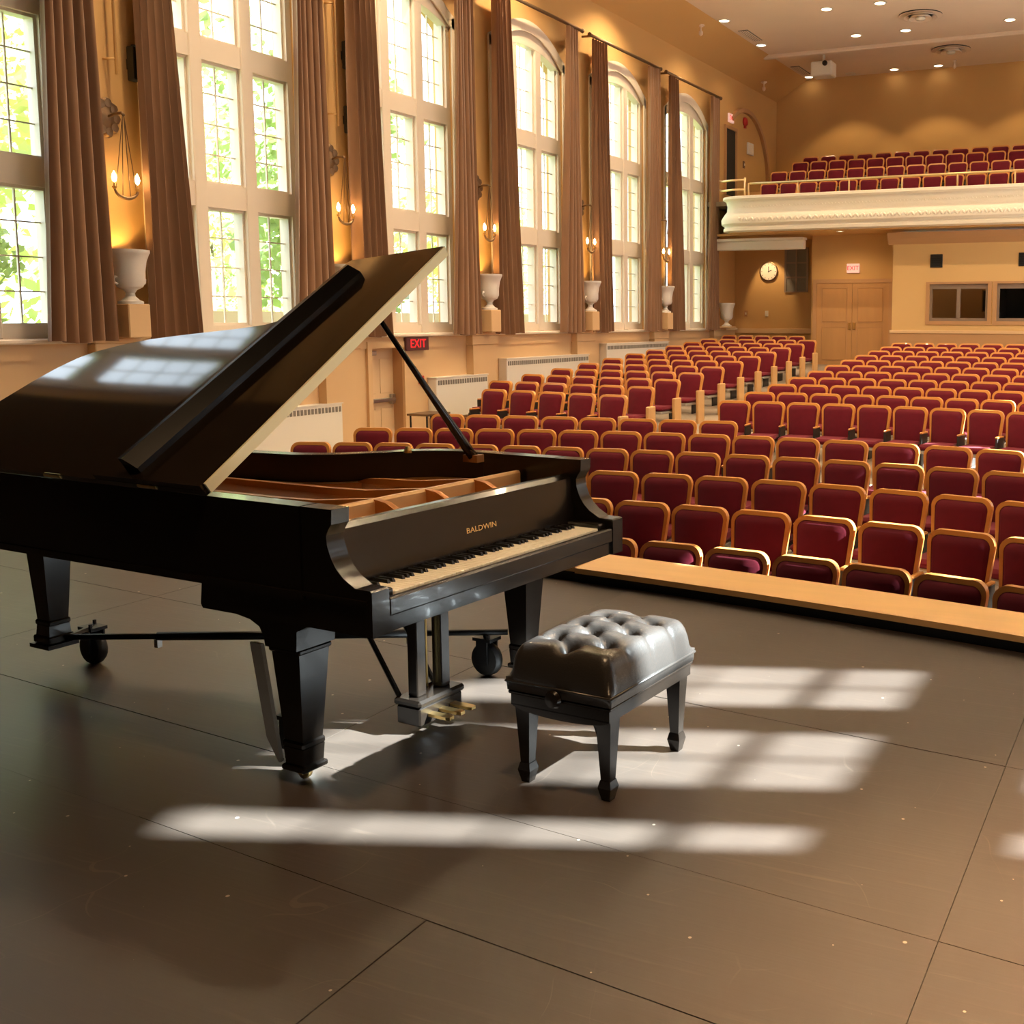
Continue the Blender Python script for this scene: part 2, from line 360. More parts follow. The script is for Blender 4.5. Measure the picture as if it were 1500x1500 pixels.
# raked hall floor
g = G(); vs = []; fs = []
fys = [5.0+.5*k for k in range(50)]; fxs = [XL+.001+(XR-XL-.002)*i/36 for i in range(37)]
for y in fys:
    fade = max(0, min(1, (13.2-y)/2))
    for x in fxs: vs.append((x, y, floor_z(y+.042*min(16, (x+3.4)**2)*fade+.30)))
for j in range(len(fys)-1):
    for i in range(36): k = j*37+i; fs.append((k, k+1, k+38, k+37))
struct(g.add(vs, fs).build('floor_hall', 'carpet'), 'beige carpet of the raked hall floor in the aisle')
# dado: rail, band and pilasters under the windows
def yspan(c): return c-1.85
g = G()
g.box(XL, XL+.14, YF, 29.2, SILL-.06, SILL, .015); struct(g.build('trim_4', 'cream'), 'cream sill ledge running under the left windows')
def wall_strip(name, m, x1, z0, z1, cuts, **kw):
    g = G(); y = YF
    for a, b in cuts+[(29.2, 29.2)]:
        if a > y: g.box(XL, x1, y, a, z0, z1)
        y = b
    return struct(g.build(name, m), kw.get('label'))
pil = [WC[0]-1.85]+[c+1.85 for c in WC]
wall_strip('trim_5', 'dado', XL+.05, 1.13, SILL-.06, [], label='tan band moulding below the window sill')
wall_strip('trim_6', 'dado', XL+.02, -.9, 1.13, [(DOOR[0]-.02, DOOR[1]+.02)], label='tan dado wall below the windows')
for i, y in enumerate(pil[:7]):
    z0 = max(-.9, floor_z(y)) if y > 5 else 0
    g = G().box(XL+.02, XL+.17, y-.36, y+.36, z0, 1.14).box(XL+.02, XL+.19, y-.40, y+.40, 1.14, SILL-.06, .01).box(XL+.02, XL+.21, y-.42, y+.42, SILL-.06, SILL, .01)
    struct(g.build('trim_%d' % (7+i), 'dado'))
# ---------------------------------------------------------------- windows
COLS = [(-1.17, -.525), (-.325, .325), (.525, 1.17)]
TIERS = [(1.51, 3.06), (3.37, 4.94), (5.22, None)]
def make_window(i, name, xs, sgn, c, panes=True):
    # sgn=+1: left wall (room towards +x)
    o = struct(thing(name, None, None, (xs, c, 0), 0 if sgn > 0 else PI))
    def X(d): return d                                   # local +x = room side
    f0, f1 = -.20, -.05
    g = G()
    for u0, u1 in ((-1.27, -1.17), (1.17, 1.27)): g.box(f0, f1, u0, u1, SILL, arch(max(abs(u0), abs(u1)))-.08)
    g.build('jamb', 'cream', o)
    for u0, u1 in ((-.525, -.325), (.325, .525)):
        G().box(f0, f1+.015, u0, u1, SILL+.0, pane_top(.325)+.02, .012).build('mullion', 'cream', o)
    for z0, z1 in ((3.06, 3.37), (4.94, 5.22)):
        g = G()
        for u0, u1 in COLS: g.box(f0, f1, u0, u1, z0, z1)
        g.build('transom', 'cream', o)
    g = G()
    for u0, u1 in COLS: g.box(f0, f1, u0, u1, SILL, 1.51)
    g.build('bottom_rail', 'cream', o)
    us = [-HW+2*HW*k/20 for k in range(21)]
    G().prism([(u, pane_top(min(1.17, abs(u)))) for u in us]+[(u, arch(u)) for u in reversed(us)], f0, f1+.02, 'x').build('arch_head', 'cream', o)
    # casing around the opening, on the wall face
    g = G(); us = [-1.33+2.66*k/20 for k in range(21)]
    g.prism([(u, arch(min(1.28, abs(u)))-.13) for u in us]+[(u, arch(min(1.28, abs(u)))+.09) for u in reversed(us)], 0, .03, 'x')
    for s in (-1, 1):
        a, b = sorted((s*1.25, s*1.35)); g.box(0, .03, a, b, SILL, arch(1.28)+.06)
    g.build('casing', 'cream', o)
    for ci, (u0, u1) in enumerate(COLS):
        for ti, (z0, z1) in enumerate(TIERS):
            zt = z1 if z1 else pane_top(max(0, min(abs(u0), abs(u1))) if ci != 1 else 0)
            # sash: a deep thin rim
            g = G(); s = .035
            g.box(-.26, -.10, u0, u0+s, z0, zt).box(-.26, -.10, u1-s, u1, z0, zt).box(-.26, -.10, u0+s, u1-s, z0, z0+s)
            if z1: g.box(-.26, -.10, u0+s, u1-s, z1-s, z1)
            g.build('sash', 'cream', o)
            g = G(); um = (u0+u1)/2
            g.box(-.20, -.175, um-.009, um+.009, z0+s, zt-.0)
            nr = 4; hz = [(z0+(zt-z0)*k/nr) for k in range(1, nr)]
            for kz, z in enumerate(hz):
                hb = .030 if (not panes and kz == 0) else .008
                g.box(-.198, -.177, u0+s, um-.009, z-hb, z+hb).box(-.198, -.177, um+.009, u1-s, z-hb, z+hb)
            g.build('muntin', 'cream', o)
            if panes:
                zz = [z0]+hz+[zt]
                for k in range(nr):
                    for a, b in ((u0+s, um-.009), (um+.009, u1-s)):
                        q = PANE.copy(); COL.objects.link(q); q.parent = o; q.location = (-.187, (a+b)/2, (zz[k]+zz[k+1])/2); q.scale = (1, b-a, zz[k+1]-zz[k])
            else:
                q = PANE.copy(); COL.objects.link(q); q.parent = o; q.location = (-.187, um, (z0+zt)/2); q.scale = (1, u1-u0-.07, zt-z0)
    return o
PANE = G().add([(0, -.5, -.5), (0, .5, -.5), (0, .5, .5), (0, -.5, .5)], [(0, 1, 2, 3)]).build('pane', 'glass')
for i, c in enumerate(WC): make_window(i, 'window_%d' % (i+1), XL, 1, c)
for i, c in enumerate(WCR[:5]): make_window(i, 'window_%d' % (i+7), XR, -1, c, False)
bpy.data.objects.remove(PANE)

# ---------------------------------------------------------------- curtains and rods
def curtain_mesh(y_out_t, y_in_t, y_out_b, y_in_b, zt, zb, seed, folds=5):
    g = G(); nu, nv = 60, 26; rnd = random.Random(seed)
    ph = rnd.uniform(0, 6); vs = []; fs = []
    amp = [rnd.uniform(.7, 1.3) for _ in range(folds+2)]
    for j in range(nv+1):
        t = j/nv; z = zt+(zb-zt)*t
        e = t**1.25
        a = y_out_t+(y_out_b-y_out_t)*e; b = y_in_t+(y_in_b-y_in_t)*e
        for i in range(nu+1):
            s = i/nu; k = s*folds; A = amp[int(k)]
            wv = math.sin(2*PI*k+ph+.5*math.sin(2*t))
            x = .215+(.05+.02*t)*A*wv+.02*math.sin(5*s+3*t+ph)
            y = a+(b-a)*s+.02*math.cos(2*PI*k+ph)
            vs.append((x, y, z+(.015*math.sin(9*s) if j == nv else 0)))
    for j in range(nv):
        for i in range(nu):
            q = j*(nu+1)+i; fs.append((q, q+1, q+nu+2, q+nu+1))
    return g.add(vs, fs)
NAMEW = ['the leftmost window', 'the second window from the left', 'the third window from the left', 'the fourth window from the left', 'the fifth window from the left', 'the sixth, farthest window']
for i, c in enumerate(WC):
    for side in (-1, 1):
        if i == 0 and side < 0: continue
        o = curtain_mesh(*((1.50, 1.04, 1.64, .79) if side > 0 else (-1.57, -1.07, -1.58, -.79)), 7.42, 1.33, i*3+side).build('curtain', 'curtain', smooth=True, loc=(XL+.04, c, 0))
        o.name = 'curtain'
        tag(o, 'brown velvet curtain hanging at the %s edge of %s' % ('left' if side < 0 else 'right', NAMEW[i]), 'curtain', 'brown curtains along the left wall')
    t = thing('curtain_rod', 'dark curtain rod above %s' % NAMEW[i], 'rod', (XL, c, 7.47), 0, 'curtain rods on the left wall')
    G().tube([(.25, -1.66, 0), (.25, 1.66, 0)], .035, 8).build('rod', 'antique', t, True)
    for s in (-1, 1):
        G().lathe([(.0, 0), (.045, .0), (.05, .03), (.03, .06), (0, .07)], (.25, 1.66 if s > 0 else -1.73, 0), 8, 'y').build('finial', 'antique', t)
        G().box(0, .25, s*1.60-.015, s*1.60+.015, -.02, .02).build('bracket', 'antique', t)
for c in WCR[:4]:
    for side in (-1, 1):
        o = curtain_mesh(*((1.62, .90, 1.74, .86) if side < 0 else (-1.62, -1.2, -1.74, -.95)), 7.42, 1.33, int(c*7)+side).build('curtain', 'curtain', smooth=True, loc=(XR-.04, c, 0)); o.rotation_euler = (0, 0, PI)
        tag(o, 'brown velvet curtain hanging on the right hand wall outside the photo', 'curtain', 'brown curtains along the right wall')

# ---------------------------------------------------------------- sconces, urns, pipes on the piers
SCY = [9.27+3.7*k for k in range(6)]
def make_sconce():
    t = thing('wall_sconce', '', 'sconce')
    g = G(); n = 14
    prof = [(0, .06), (.05, .055), (.09, .03), (.14, .025), (.17, 0)]
    for k in range(9):                                    # ragged rosette of leaves
        a = 2*PI*k/9; g.lathe([(0, .035), (.05, .03), (.07, 0)], (0, .13*math.cos(a), .17*math.sin(a)), 8, 'x')
    g.lathe([(.17, 0), (.14, .025), (.09, .03), (.05, .055), (.0, .06)], (0, 0, 0), 14, 'x')
    g.build('backplate', 'antique', t, 40)
    G().tube([(.03, 0, 0), (.16, 0, .03), (.27, 0, .03), (.30, 0, 0)], .018, 8).build('arm', 'antique', t, True)
    for s in (-1, 1):
        for q in (0, 1):
            y1 = s*(.13 if q else .05); G().tube([(.29, s*.01, -.01), (.28, y1, -.82 if q else -.92)], .005, 5).build('chain', 'antique', t)
        G().lathe([(.012, -.86), (.028, -.835), (.03, -.825), (.014, -.82), (.012, -.78)], (.28, s*.155, 0), 10).build('candle_cup', 'brass', t, 40)
        G().lathe([(.0, -.78), (.020, -.76), (.028, -.725), (.018, -.68), (.0, -.645)], (.28, s*.155, 0), 10).build('bulb', 'bulb', t, True)
    G().tube([(.28, .155*math.sin(a), -.84-.11*math.cos(a)) for a in [R(-90+12*k) for k in range(16)]], [.010+.012*math.cos(R(-90+12*k)) for k in range(16)], 8).build('candle_arm', 'antique', t, True)
    return t
sc0 = make_sconce(); remember(sc0)
def make_urn():
    t = thing('garden_urn', '', 'urn')
    G().lathe([(.14, 0), (.14, .03), (.10, .045), (.055, .09), (.05, .13), (.075, .165), (.14, .20), (.17, .26), (.172, .38), (.19, .50), (.222, .585), (.232, .60), (.232, .635), (.20, .635), (.17, .56), (.145, .30), (0, .26)], (0, 0, 0), 24).build('bowl', 'urn', t, 35)
    for s in (-1, 1):
        G().tube([(0, s*.165, .23), (0, s*.205, .25), (0, s*.215, .29), (0, s*.19, .32), (0, s*.17, .31)], .014, 6).build('handle', 'urn', t, True)
    return t
ur0 = make_urn(); remember(ur0)
PLACE = ['between the first and second windows', 'between the second and third windows', 'between the third and fourth windows', 'between the fourth and fifth windows', 'between the fifth and sixth windows', 'beyond the sixth window']
def wall_things(k, y):
    lab = 'bronze two-candle wall sconce glowing on the pier '+PLACE[k]
    gx = XL+.02
    s = sc0 if k == 0 else copy_tree(sc0, (0, 0, 0), 0, lab, 'sconces on the left wall piers')
    s.location = (gx, y, 3.95); s['label'] = lab; s['group'] = 'sconces on the left wall piers'
    for d in (-1, 1):
        lamp('sconce_light', 'POINT', (gx+.28, y+d*.155, 3.24), 9, (1, .55, .2), shadow_soft_size=.03)
    px = XL+.27
    pd = tag(G().box(px-.145, px+.145, y-.15, y+.15, SILL-.0, SILL+.40, .012).build('urn_pedestal', 'dado'), 'square tan pedestal under the white urn '+PLACE[k], 'pedestal', 'urn pedestals along the left wall')
    lu = 'white classical urn on a pedestal '+PLACE[k]
    u = ur0 if k == 0 else copy_tree(ur0, (0, 0, 0), 0, lu, 'white urns along the left wall')
    u.location = (px, y, SILL+.40); u['label'] = lu; u['group'] = 'white urns along the left wall'
    l = lamp('urn_uplight', 'SPOT', (px-.02, y, SILL+.40+.50), 36, (1, .60, .17), spot_size=R(120), spot_blend=.8, shadow_soft_size=.06); aim(l, (-.35, 0, 1))
    if k > 1: return
    t = thing('wall_pipe', 'thin ochre pipe running up the wall above the sconce '+PLACE[k], 'pipe', (XL, y, 0), 0, 'pipes above the sconces')
    G().tube([(.12, .10, 4.45), (.12, .10, 8.2)], .016, 8).build('tube', 'wall', t, True)
    for z in (4.62, 6.2, 7.5): G().tube([(0, .02, z), (.12, .10, z+.01)], .013, 6).build('bracket', 'wall', t, True)
for k in range(5): wall_things(k, SCY[k])
for k, (y, z) in enumerate([(9.62, 4.62), (13.32, 5.52), (13.32, 4.58)]):
    t = thing('wall_fixture', ['slim black wall fixture behind the left curtain of second window', 'upper slim black wall fixture behind the left curtain of third window', 'lower slim black wall fixture behind the left curtain of third window'][k], 'fixture', (XL+.02, y, z), 0, 'black fixtures beside the curtains')
    G().box(.03, .16, -.055, .055, -.20, .20, .012).build('body', 'black_plastic', t); G().box(0, .03, -.03, .03, -.06, .06).build('bracket', 'black_metal', t)
    G().lathe([(.03, 0), (.03, .02), (0, .025)], (.10, 0, .20), 8).build('knob', 'black_plastic', t)
# last urn on the clock wall corner, on a wall bracket
u = copy_tree(ur0, (XL+.32, 27.9, 1.42), 0, 'farthest white urn, beside the last curtain under the balcony', 'white urns along the left wall')
pd = tag(G().box(XL, XL+.52, 27.68, 28.12, SILL, 1.42, .01).build('urn_shelf', 'dado'), 'small tan shelf holding the farthest white urn', 'shelf')

# ---------------------------------------------------------------- radiators
RLAB = ['white radiator cabinet left of the side exit door', 'white radiator cabinet just right of the side exit door', 'white radiator cabinet under the fourth window', 'farthest white radiator cabinet, under the fifth window']
for k, (y0, y1, zt, h) in enumerate([(10.9, 12.86, .345, .78), (15.15, 16.66, .61, .70), (17.28, 20.40, .865, .80), (21.20, 24.40, 1.07, .80)]):
    t = thing('radiator_cover', RLAB[k], 'radiator', (XL+.05, (y0+y1)/2, max(zt-h, floor_z(y0)+.02)), 0, 'white radiators on the left wall')
    L = (y1-y0)/2; z0 = 0; z1 = zt-t.location.z
    G().box(-.03, .16, -L, L, 0, z1, .012).build('cabinet', 'white', t)
    g = G(); m = int(L*2/.07)
    for i in range(m):
        y = -L+.06+(2*L-.12)*i/(m-1); g.box(.160, .166, y-.022, y+.022, z1-.13, z1-.05)
    tag(g.build('grille', 'grille', t), kind='stuff')
    G().box(-.03, .17, -L-.01, L+.01, z1-.012, z1+.004).build('top_plate', 'white', t)

# ---------------------------------------------------------------- side exit door (recessed in the left wall)
d0, d1, dz = DOOR; fz = floor_z(d0)
o = struct(thing('door_1', None, None, (XL, (d0+d1)/2, fz), 0)); hw = (d1-d0)/2; hh = dz-fz
G().box(-.22, -.17, -hw, hw, 0, hh).build('leaf', 'door_cream', o)
for z0, z1 in ((.12, .62), (.86, 1.42)):
    for s in (-1, 1): 
        a, b = sorted((s*.06, s*.33)); G().box(-.17, -.16, a, b, z0, min(z1, hh-.08), .004).build('panel', 'door_cream', o)
G().box(-.165, -.08, -hw+.06, hw-.04, .72, .78, .01).build('push_bar', 'steel', o)
G().box(-.165, -.10, hw-.12, hw-.03, .68, .84, .01).build('latch_case', 'steel', o)
G().box(-.165, -.06, -.33, -.12, hh-.12, hh-.05, .01).build('door_closer', 'steel', o)
g = G()
for s in (-1, 1):
    a, b = sorted((s*hw, s*(hw+.10))); g.box(.02, .07, a, b, 0, hh+.10)
g.box(.02, .07, -hw, hw, hh, hh+.10); g.build('door_frame', 'dado', o)
G().box(-.40, .02, hw-.002, hw, 0, hh).build('reveal', 'trim_tan', o)
t = thing('exit_sign', 'dark exit sign with red letters above the side door, behind lid prop', 'sign', (XL+.03, 14.80, 1.19))
G().box(.02, .09, -.29, .29, -.11, .11, .008).build('housing', 'exit_face', t)
text_obj('EXIT', 'lettering', .20, .003, 'exit_red', t, Matrix.Translation((.094, 0, 0)) @ Matrix.Rotation(R(90), 4, 'Z') @ Matrix.Rotation(R(90), 4, 'X'))
t = thing('fire_alarm_pull', 'small red fire alarm pull station right of side door', 'alarm', (XL+.02, 14.95, .58))
G().box(0, .06, -.05, .05, -.07, .07, .008).build('box', 'red', t); G().box(.06, .075, -.03, .03, -.015, .012).build('handle', 'white', t)

# ---------------------------------------------------------------- back of the hall
FZ = floor_z(28)
yb, yd, yk = 27.0, 28.0, 29.3
struct(G().box(-8.98, -6.55, yd, yd+.3, -.5, 4.2).build('wall_entrance', 'wall'))
struct(G().box(-9.02, -8.98, yd+.3, yk+.3, -.5, 4.2).build('wall_entrance_side', 'wall'))
struct(G().box(XL, -9.02, yk, yk+.3, -.5, 5.2).build('wall_clock', 'wall'))
struct(G().box(XL, -9.02, yk-.05, yk, 1.22, 1.36, .01).build('trim_20', 'dado'))
# projecting control booth with window openings
BW = [(-5.62, -4.21, 1.59, 2.49), (-4.00, -2.60, 1.59, 2.49), (-2.39, -1.0, 1.59, 2.49)]
g = G(); x = -6.55
for a, b, z0, z1 in BW:
    g.box(x, a, yb, yb+.15, -.5, 3.55); g.box(a, b, yb, yb+.15, -.5, z0); g.box(a, b, yb, yb+.15, z1, 3.55); x = b
g.box(x, XR, yb, yb+.15, -.5, 3.55); g.box(-6.55, -6.40, yb+.15, yd+.0, -.5, 3.55); g.box(-6.55, XR, yb+.15, yd+.6, 3.45, 3.55)
struct(g.build('wall_booth', 'booth'))
struct(G().box(-6.40, XR, yd+.6, yd+.7, -.5, 3.45).build('wall_booth_rear', 'trim_tan'))
struct(G().prism([(yb, 3.47), (yb-.10, 3.60), (yb-.16, 3.75), (yb+.15, 3.75), (yb+.15, 3.47)], -6.68, XR, 'x').build('trim_21', 'trim_tan'), 'tan crown moulding along the top of the booth wall')
struct(G().box(-6.60, XR, yb-.04, yb, 1.28, 1.36, .01).build('trim_22', 'dado'))
struct(G().box(-6.58, XR, yb-.02, yb, -.1, 1.28).build('trim_23', 'trim_tan'))
for i, (a, b, z0, z1) in enumerate(BW):
    o = struct(thing('window_%d' % (20+i), None, None, ((a+b)/2, yb, z0), 0)); hw = (b-a)/2; hh = z1-z0
    g = G().box(-hw-.09, hw+.09, -.025, 0, -.09, 0).box(-hw-.09, hw+.09, -.025, 0, hh, hh+.05).box(-hw-.09, -hw, -.025, 0, 0, hh).box(hw, hw+.09, -.025, 0, 0, hh); g.build('casing', 'trim_tan', o)
    g = G().box(-hw, hw, .03, .09, 0, .07).box(-hw, hw, .03, .09, hh-.12, hh).box(-hw, -hw+.06, .03, .09, .07, hh-.12).box(hw-.06, hw, .03, .09, .07, hh-.12); g.build('sash', 'alu', o)
    G().box(-.045, .045, .02, .09, .07, hh-.12).build('meeting_stile', 'alu', o)
    for s in (-1, 1):
        p, q = sorted((s*.045, s*(hw-.06))); G().box(p, q, .058, .062, .07, hh-.12).build('pane', 'glass', o)
    if i == 0:
        t = thing('booth_notice_board', 'dark board on the wall inside the left booth window', 'board', (-4.45, yd+.58, 2.1)); G().box(-.15, .15, -.03, .02, -.28, .28).build('frame', 'antique', t); G().box(-.12, .12, -.035, -.03, -.25, .25).build('face', 'blackout', t)
lamp('booth_lamp', 'POINT', (-5.0, 28.0, 3.0), 2, (1, .75, .45), shadow_soft_size=.1)
struct(G().box(-4.06, -3.98, yb+.2, yd+.6, 0, 3.45).build('wall_booth_partition', 'blackout'))
struct(G().box(-3.98, XR, yd+.5, yd+.59, 0, 3.45).build('wall_booth_dark', 'blackout'))
for i, x in enumerate((-5.47, -3.37)):
    t = thing('wall_vent', ['square black vent high on the booth wall, above left window', 'square black vent at right edge of photo above the booth windows'][i], 'vent', (x, yb, 3.05), 0)
    G().box(-.15, .15, -.03, 0, -.16, .16, .008).build('frame', 'black_plastic', t)
    for k in range(5): G().box(-.12, .12, -.04, -.03, -.12+.055*k, -.09+.055*k).build('slat', 'black_metal', t)
# double doors
o = struct(thing('door_2', None, None, (-7.85, yd, FZ), 0))
W2, DH = .975, 2.57-FZ
for s in (-1, 1):
    a, b = sorted((s*.004, s*W2)); lf = G().box(a, b, -.03, .0, 0, DH).build('leaf', 'door', o)
    for z0, z1 in ((.14, DH*.46), (DH*.53, DH-.14)):
        p, q = sorted((s*.16, s*(W2-.16)))
        g = G().box(p, q, -.042, -.03, z0, z1, .005); g.build('panel', 'door', lf)
        g = G().box(p-.03, q+.03, -.036, -.03, z0-.03, z0-.012).box(p-.03, q+.03, -.036, -.03, z1+.012, z1+.03).box(p-.03, p-.012, -.036, -.03, z0-.012, z1+.012).box(q+.012, q+.03, -.036, -.03, z0-.012, z1+.012); g.build('moulding', 'trim_tan', lf)
    a, b = sorted((s*.03, s*.10)); G().box(a, b, -.06, -.03, DH*.44, DH*.52, .006).build('handle', 'brass', lf)
g = G().box(-W2-.10, -W2, -.05, 0, 0, DH+.10).box(W2, W2+.10, -.05, 0, 0, DH+.10).box(-W2, W2, -.05, 0, DH, DH+.10); g.build('door_frame', 'trim_tan', o)
def lit_exit(name, label, loc, rz):
    t = thing(name, label, 'sign', loc, rz)
    G().box(-.17, .17, -.06, 0, -.12, .12, .01).build('housing', 'exit_pink', t)
    text_obj('EXIT', 'lettering', .155, .003, 'exit_red', t, Matrix.Translation((0, -.063, 0)) @ Matrix.Rotation(R(90), 4, 'X'))
lit_exit('exit_sign', 'lit pink and red exit sign above the double doors', (-7.84, yd, 2.95), 0)
lit_exit('exit_sign', 'small red exit sign above the balcony door on left wall', (XL, 28.85, 7.18), R(90))
t = thing('wall_clock_round', 'round white clock with dark rim on the wall under balcony', 'clock', (-10.66, yk, 2.96))
G().lathe([(.27, 0), (.27, -.05), (.245, -.06), (.24, -.045), (0, -.045)], (0, 0, 0), 28, 'y').build('rim', 'antique', t, 40)
G().lathe([(.238, -.0465), (0, -.047)], (0, 0, 0), 28, 'y').build('face', 'clock', t)
G().box(-.008, .008, -.056, -.05, -.03, .14).build('minute_hand', 'black_plastic', t)
g = G(); g.T = Matrix.Rotation(R(70), 4, 'Y'); g.box(-.01, .01, -.054, -.049, -.02, .10); g.build('hour_hand', 'black_plastic', t)
g = G()
for k in range(12):
    g.T = Matrix.Rotation(R(30*k), 4, 'Y'); g.box(-.006, .006, -.05, -.046, .19, .225)
g.T = None; g.build('hour_mark', 'black_plastic', t)
l = lamp('clock_spot', 'SPOT', (-10.6, 28.5, 3.72), 90, WARM, spot_size=R(55), spot_blend=.5, shadow_soft_size=.05); aim(l, (0, .7, -1.1))
for i, x in enumerate((-10.6, -7.85)):  # unseen fittings added to brighten the walls under the balcony
    t = thing('under_balcony_downlight', ['small soffit downlight above the round clock under balcony', 'small soffit downlight in front of the double doors'][i], 'downlight', (x, 28.5 if i == 0 else 26.75, 3.815), 0, 'downlights under the balcony')
    G().lathe([(.10, 0), (.09, -.012), (.075, -.012), (.07, -.004)], (0, 0, 0), 16).build('trim_ring', 'white', t, True); G().lathe([(.07, -.004), (0, -.006)], (0, 0, 0), 16).build('lens', 'downlight', t)
    if i == 1: l = lamp('soffit_lamp', 'SPOT', (t.location.x, t.location.y-.05, 3.78), 120, WARM, spot_size=R(150), spot_blend=.8, shadow_soft_size=.15); aim(l, (0, .1, -1))
t = thing('wall_grille', 'tall dark air grille on the wall right of the clock', 'grille', (-9.84, yk, 2.99))
G().box(-.33, .33, -.02, 0, -.60, .60).build('backing', 'grille', t)
for s in (-1, 1): G().box(s*.32-.03, s*.32+.03, -.04, -.02, -.62, .62).build('frame_side', 'alu', t)
for z in (-.60, -.2, .2, .60): G().box(-.29, .29, -.04, -.02, z-.02, z+.02).build('frame_bar', 'alu', t)
G().box(-.02, .02, -.045, -.02, -.58, .58).build('mullion', 'alu', t)
for i, x in enumerate((-11.35, -10.72)):
    t = thing('wall_switch', ['brown wall switch plate left under the clock', 'pale wall thermostat right under the clock'][i], 'switch', (x, yk, 1.78))
    G().box(-.05, .05, -.02, 0, -.08, .08, .005).build('plate', ['trim_tan', 'white'][i], t); G().box(-.02, .02, -.035, -.02, -.03, .03).build('button', 'white', t)
# ---------------------------------------------------------------- balcony
yf = 26.2
prof = [(yf+.02, 4.74), (yf-.06, 4.72), (yf-.07, 4.66), (yf+.02, 4.62), (yf+.05, 4.50), (yf+.04, 4.36), (yf-.04, 4.26), (yf-.11, 4.14), (yf-.10, 4.04), (yf-.02, 3.98), (yf-.02, 3.95), (yf-.05, 3.93), (yf-.05, 3.86), (yf+.10, 3.84), (yf+.25, 3.84), (yf+.25, 4.74)]
fx0 = -10.92
g = G(); n = len(prof); path = []
for k in range(7):                                       # rounded left end
    a = R(90*k/6); path.append((a,))
vs = []; secs = []
for (a,) in path:
    secs.append([(fx0+.55-math.cos(R(90)-a)*0-(.55+(yf-y))*math.cos(a), yf+.55-(.55+(yf-y))*math.sin(a), z) for y, z in prof])
secs.append([(XR-.02, y, z) for y, z in prof])
secs.insert(0, [(p[0], yk+.0, p[2]) for p in secs[0]])
for s_ in secs: vs += s_
fs = [tuple(range(n)), tuple(reversed(range((len(secs)-1)*n, len(secs)*n)))]
for k in range(len(secs)-1):
    for i in range(n): fs.append((k*n+i, k*n+(i+1) % n, (k+1)*n+(i+1) % n, (k+1)*n+i))
g.add(vs, fs); bf = struct(g.build('trim_24', 'plaster', None, 40), 'ornate white plaster balcony front with bulging frieze')
# frieze ornament: rows of small relief leaves
g = G()
for k in range(150):
    x = fx0+.62+k*.085
    if x > -1.2: break
    g.T = Matrix.Translation((x, yf-.095, 4.13)) @ Matrix.Rotation(R(35 if k % 2 else -35), 4, 'Y'); g.lathe([(0, -.075), (.036, -.02), (.040, .02), (0, .085)], (0, 0, 0), 6)
    g.T = Matrix.Translation((x, yf+.04, 4.46)); g.lathe([(0, -.025), (.016, 0), (0, .025)], (0, 0, 0), 5)
g.T = None; tag(g.build('frieze_relief', 'plaster', bf, True), kind='stuff')
BF = [(26.4, 27.9, 4.26), (27.9, 29.0, 4.70), (29.0, 30.1, 5.09), (30.1, 32.7, 5.39)]
g = G()
for a, b, z in BF: g.box(-10.25, XR-.03, a+.06, b, 3.9, z)
g.box(XL+.01, -10.26, 27.2, 32.68, 4.6, 4.72); struct(g.build('floor_balcony', 'carpet'))
struct(G().box(XL+.01, XR-.02, 27.3, 32.68, 3.82, 3.88).box(-10.75, XR-.02, 26.46, 27.3, 3.82, 3.88).build('ceiling_balcony', 'wall'))
struct(G().box(-11.65, -8.99, 27.3, 27.5, 3.44, 3.68, .02).box(-11.65, -8.99, 27.22, 27.58, 3.68, 3.74).build('trim_25', 'plaster'), 'white beam under the balcony above the clock wall')
# brass railing
t = thing('balcony_railing', 'brass railing along the top of the balcony front', 'railing', (0, 0, 0))
posts = [-10.15+1.315*k for k in range(13)]
for x in posts: G().tube([(x, yf+.12, 4.73), (x, yf+.12, 5.05)], .022, 8).build('post', 'gold_rail', t, True)
G().tube([(posts[0]+.03, yf+.12, 5.04), (XR-.1, yf+.12, 5.04)], .028, 8).build('handrail', 'gold_rail', t, True)
t = thing('stair_railing', 'short curved brass railing at the left end of balcony', 'railing', (0, 0, 0))
for z in (5.14, 4.90): G().tube([(-10.25, yf+.12, z), (-10.6, yf+.10, z), (-11.0, yf+.4, z+.02), (-11.3, yf+1.0, z+.12)], .028, 8).build('rail', 'gold_rail', t, True)
G().tube([(-10.25, yf+.12, 4.73), (-10.25, yf+.12, 5.2)], .028, 8).build('post', 'gold_rail', t, True)
# balcony side door and arch on the left wall
o = struct(thing('door_3', None, None, (XL, 28.85, 5.07), 0))
G().box(.0, .02, -.36, .36, 0, 1.80).build('leaf', 'blackout', o)  # near-black sheet stands in for the shade of an open doorway
g = G().box(0, .06, -.44, -.36, 0, 1.88).box(0, .06, .36, .44, 0, 1.88).box(0, .06, -.36, .36, 1.80, 1.88); g.build('door_frame', 'trim_tan', o)
pts = [(30.0-1.9*math.cos(R(a)), 5.72+1.9*math.sin(R(a))) for a in range(52, 181, 8)]; pts2 = [(30.0-1.78*math.cos(R(a)), 5.72+1.78*math.sin(R(a))) for a in range(52, 181, 8)]
struct(G().prism(pts+pts2[::-1], XL, XL+.10, 'x').build('trim_26', 'trim_tan'), 'arched moulding on the left wall above balcony door')
t = thing('alarm_bell', 'round red alarm bell on the left wall above balcony', 'bell', (XL, 29.95, 7.26)); G().lathe([(.13, 0), (.13, .04), (.09, .09), (0, .10)], (0, 0, 0), 16, 'x').build('gong', 'red', t, True); G().box(0, .05, -.05, .05, -.18, -.12).build('striker_box', 'red', t)
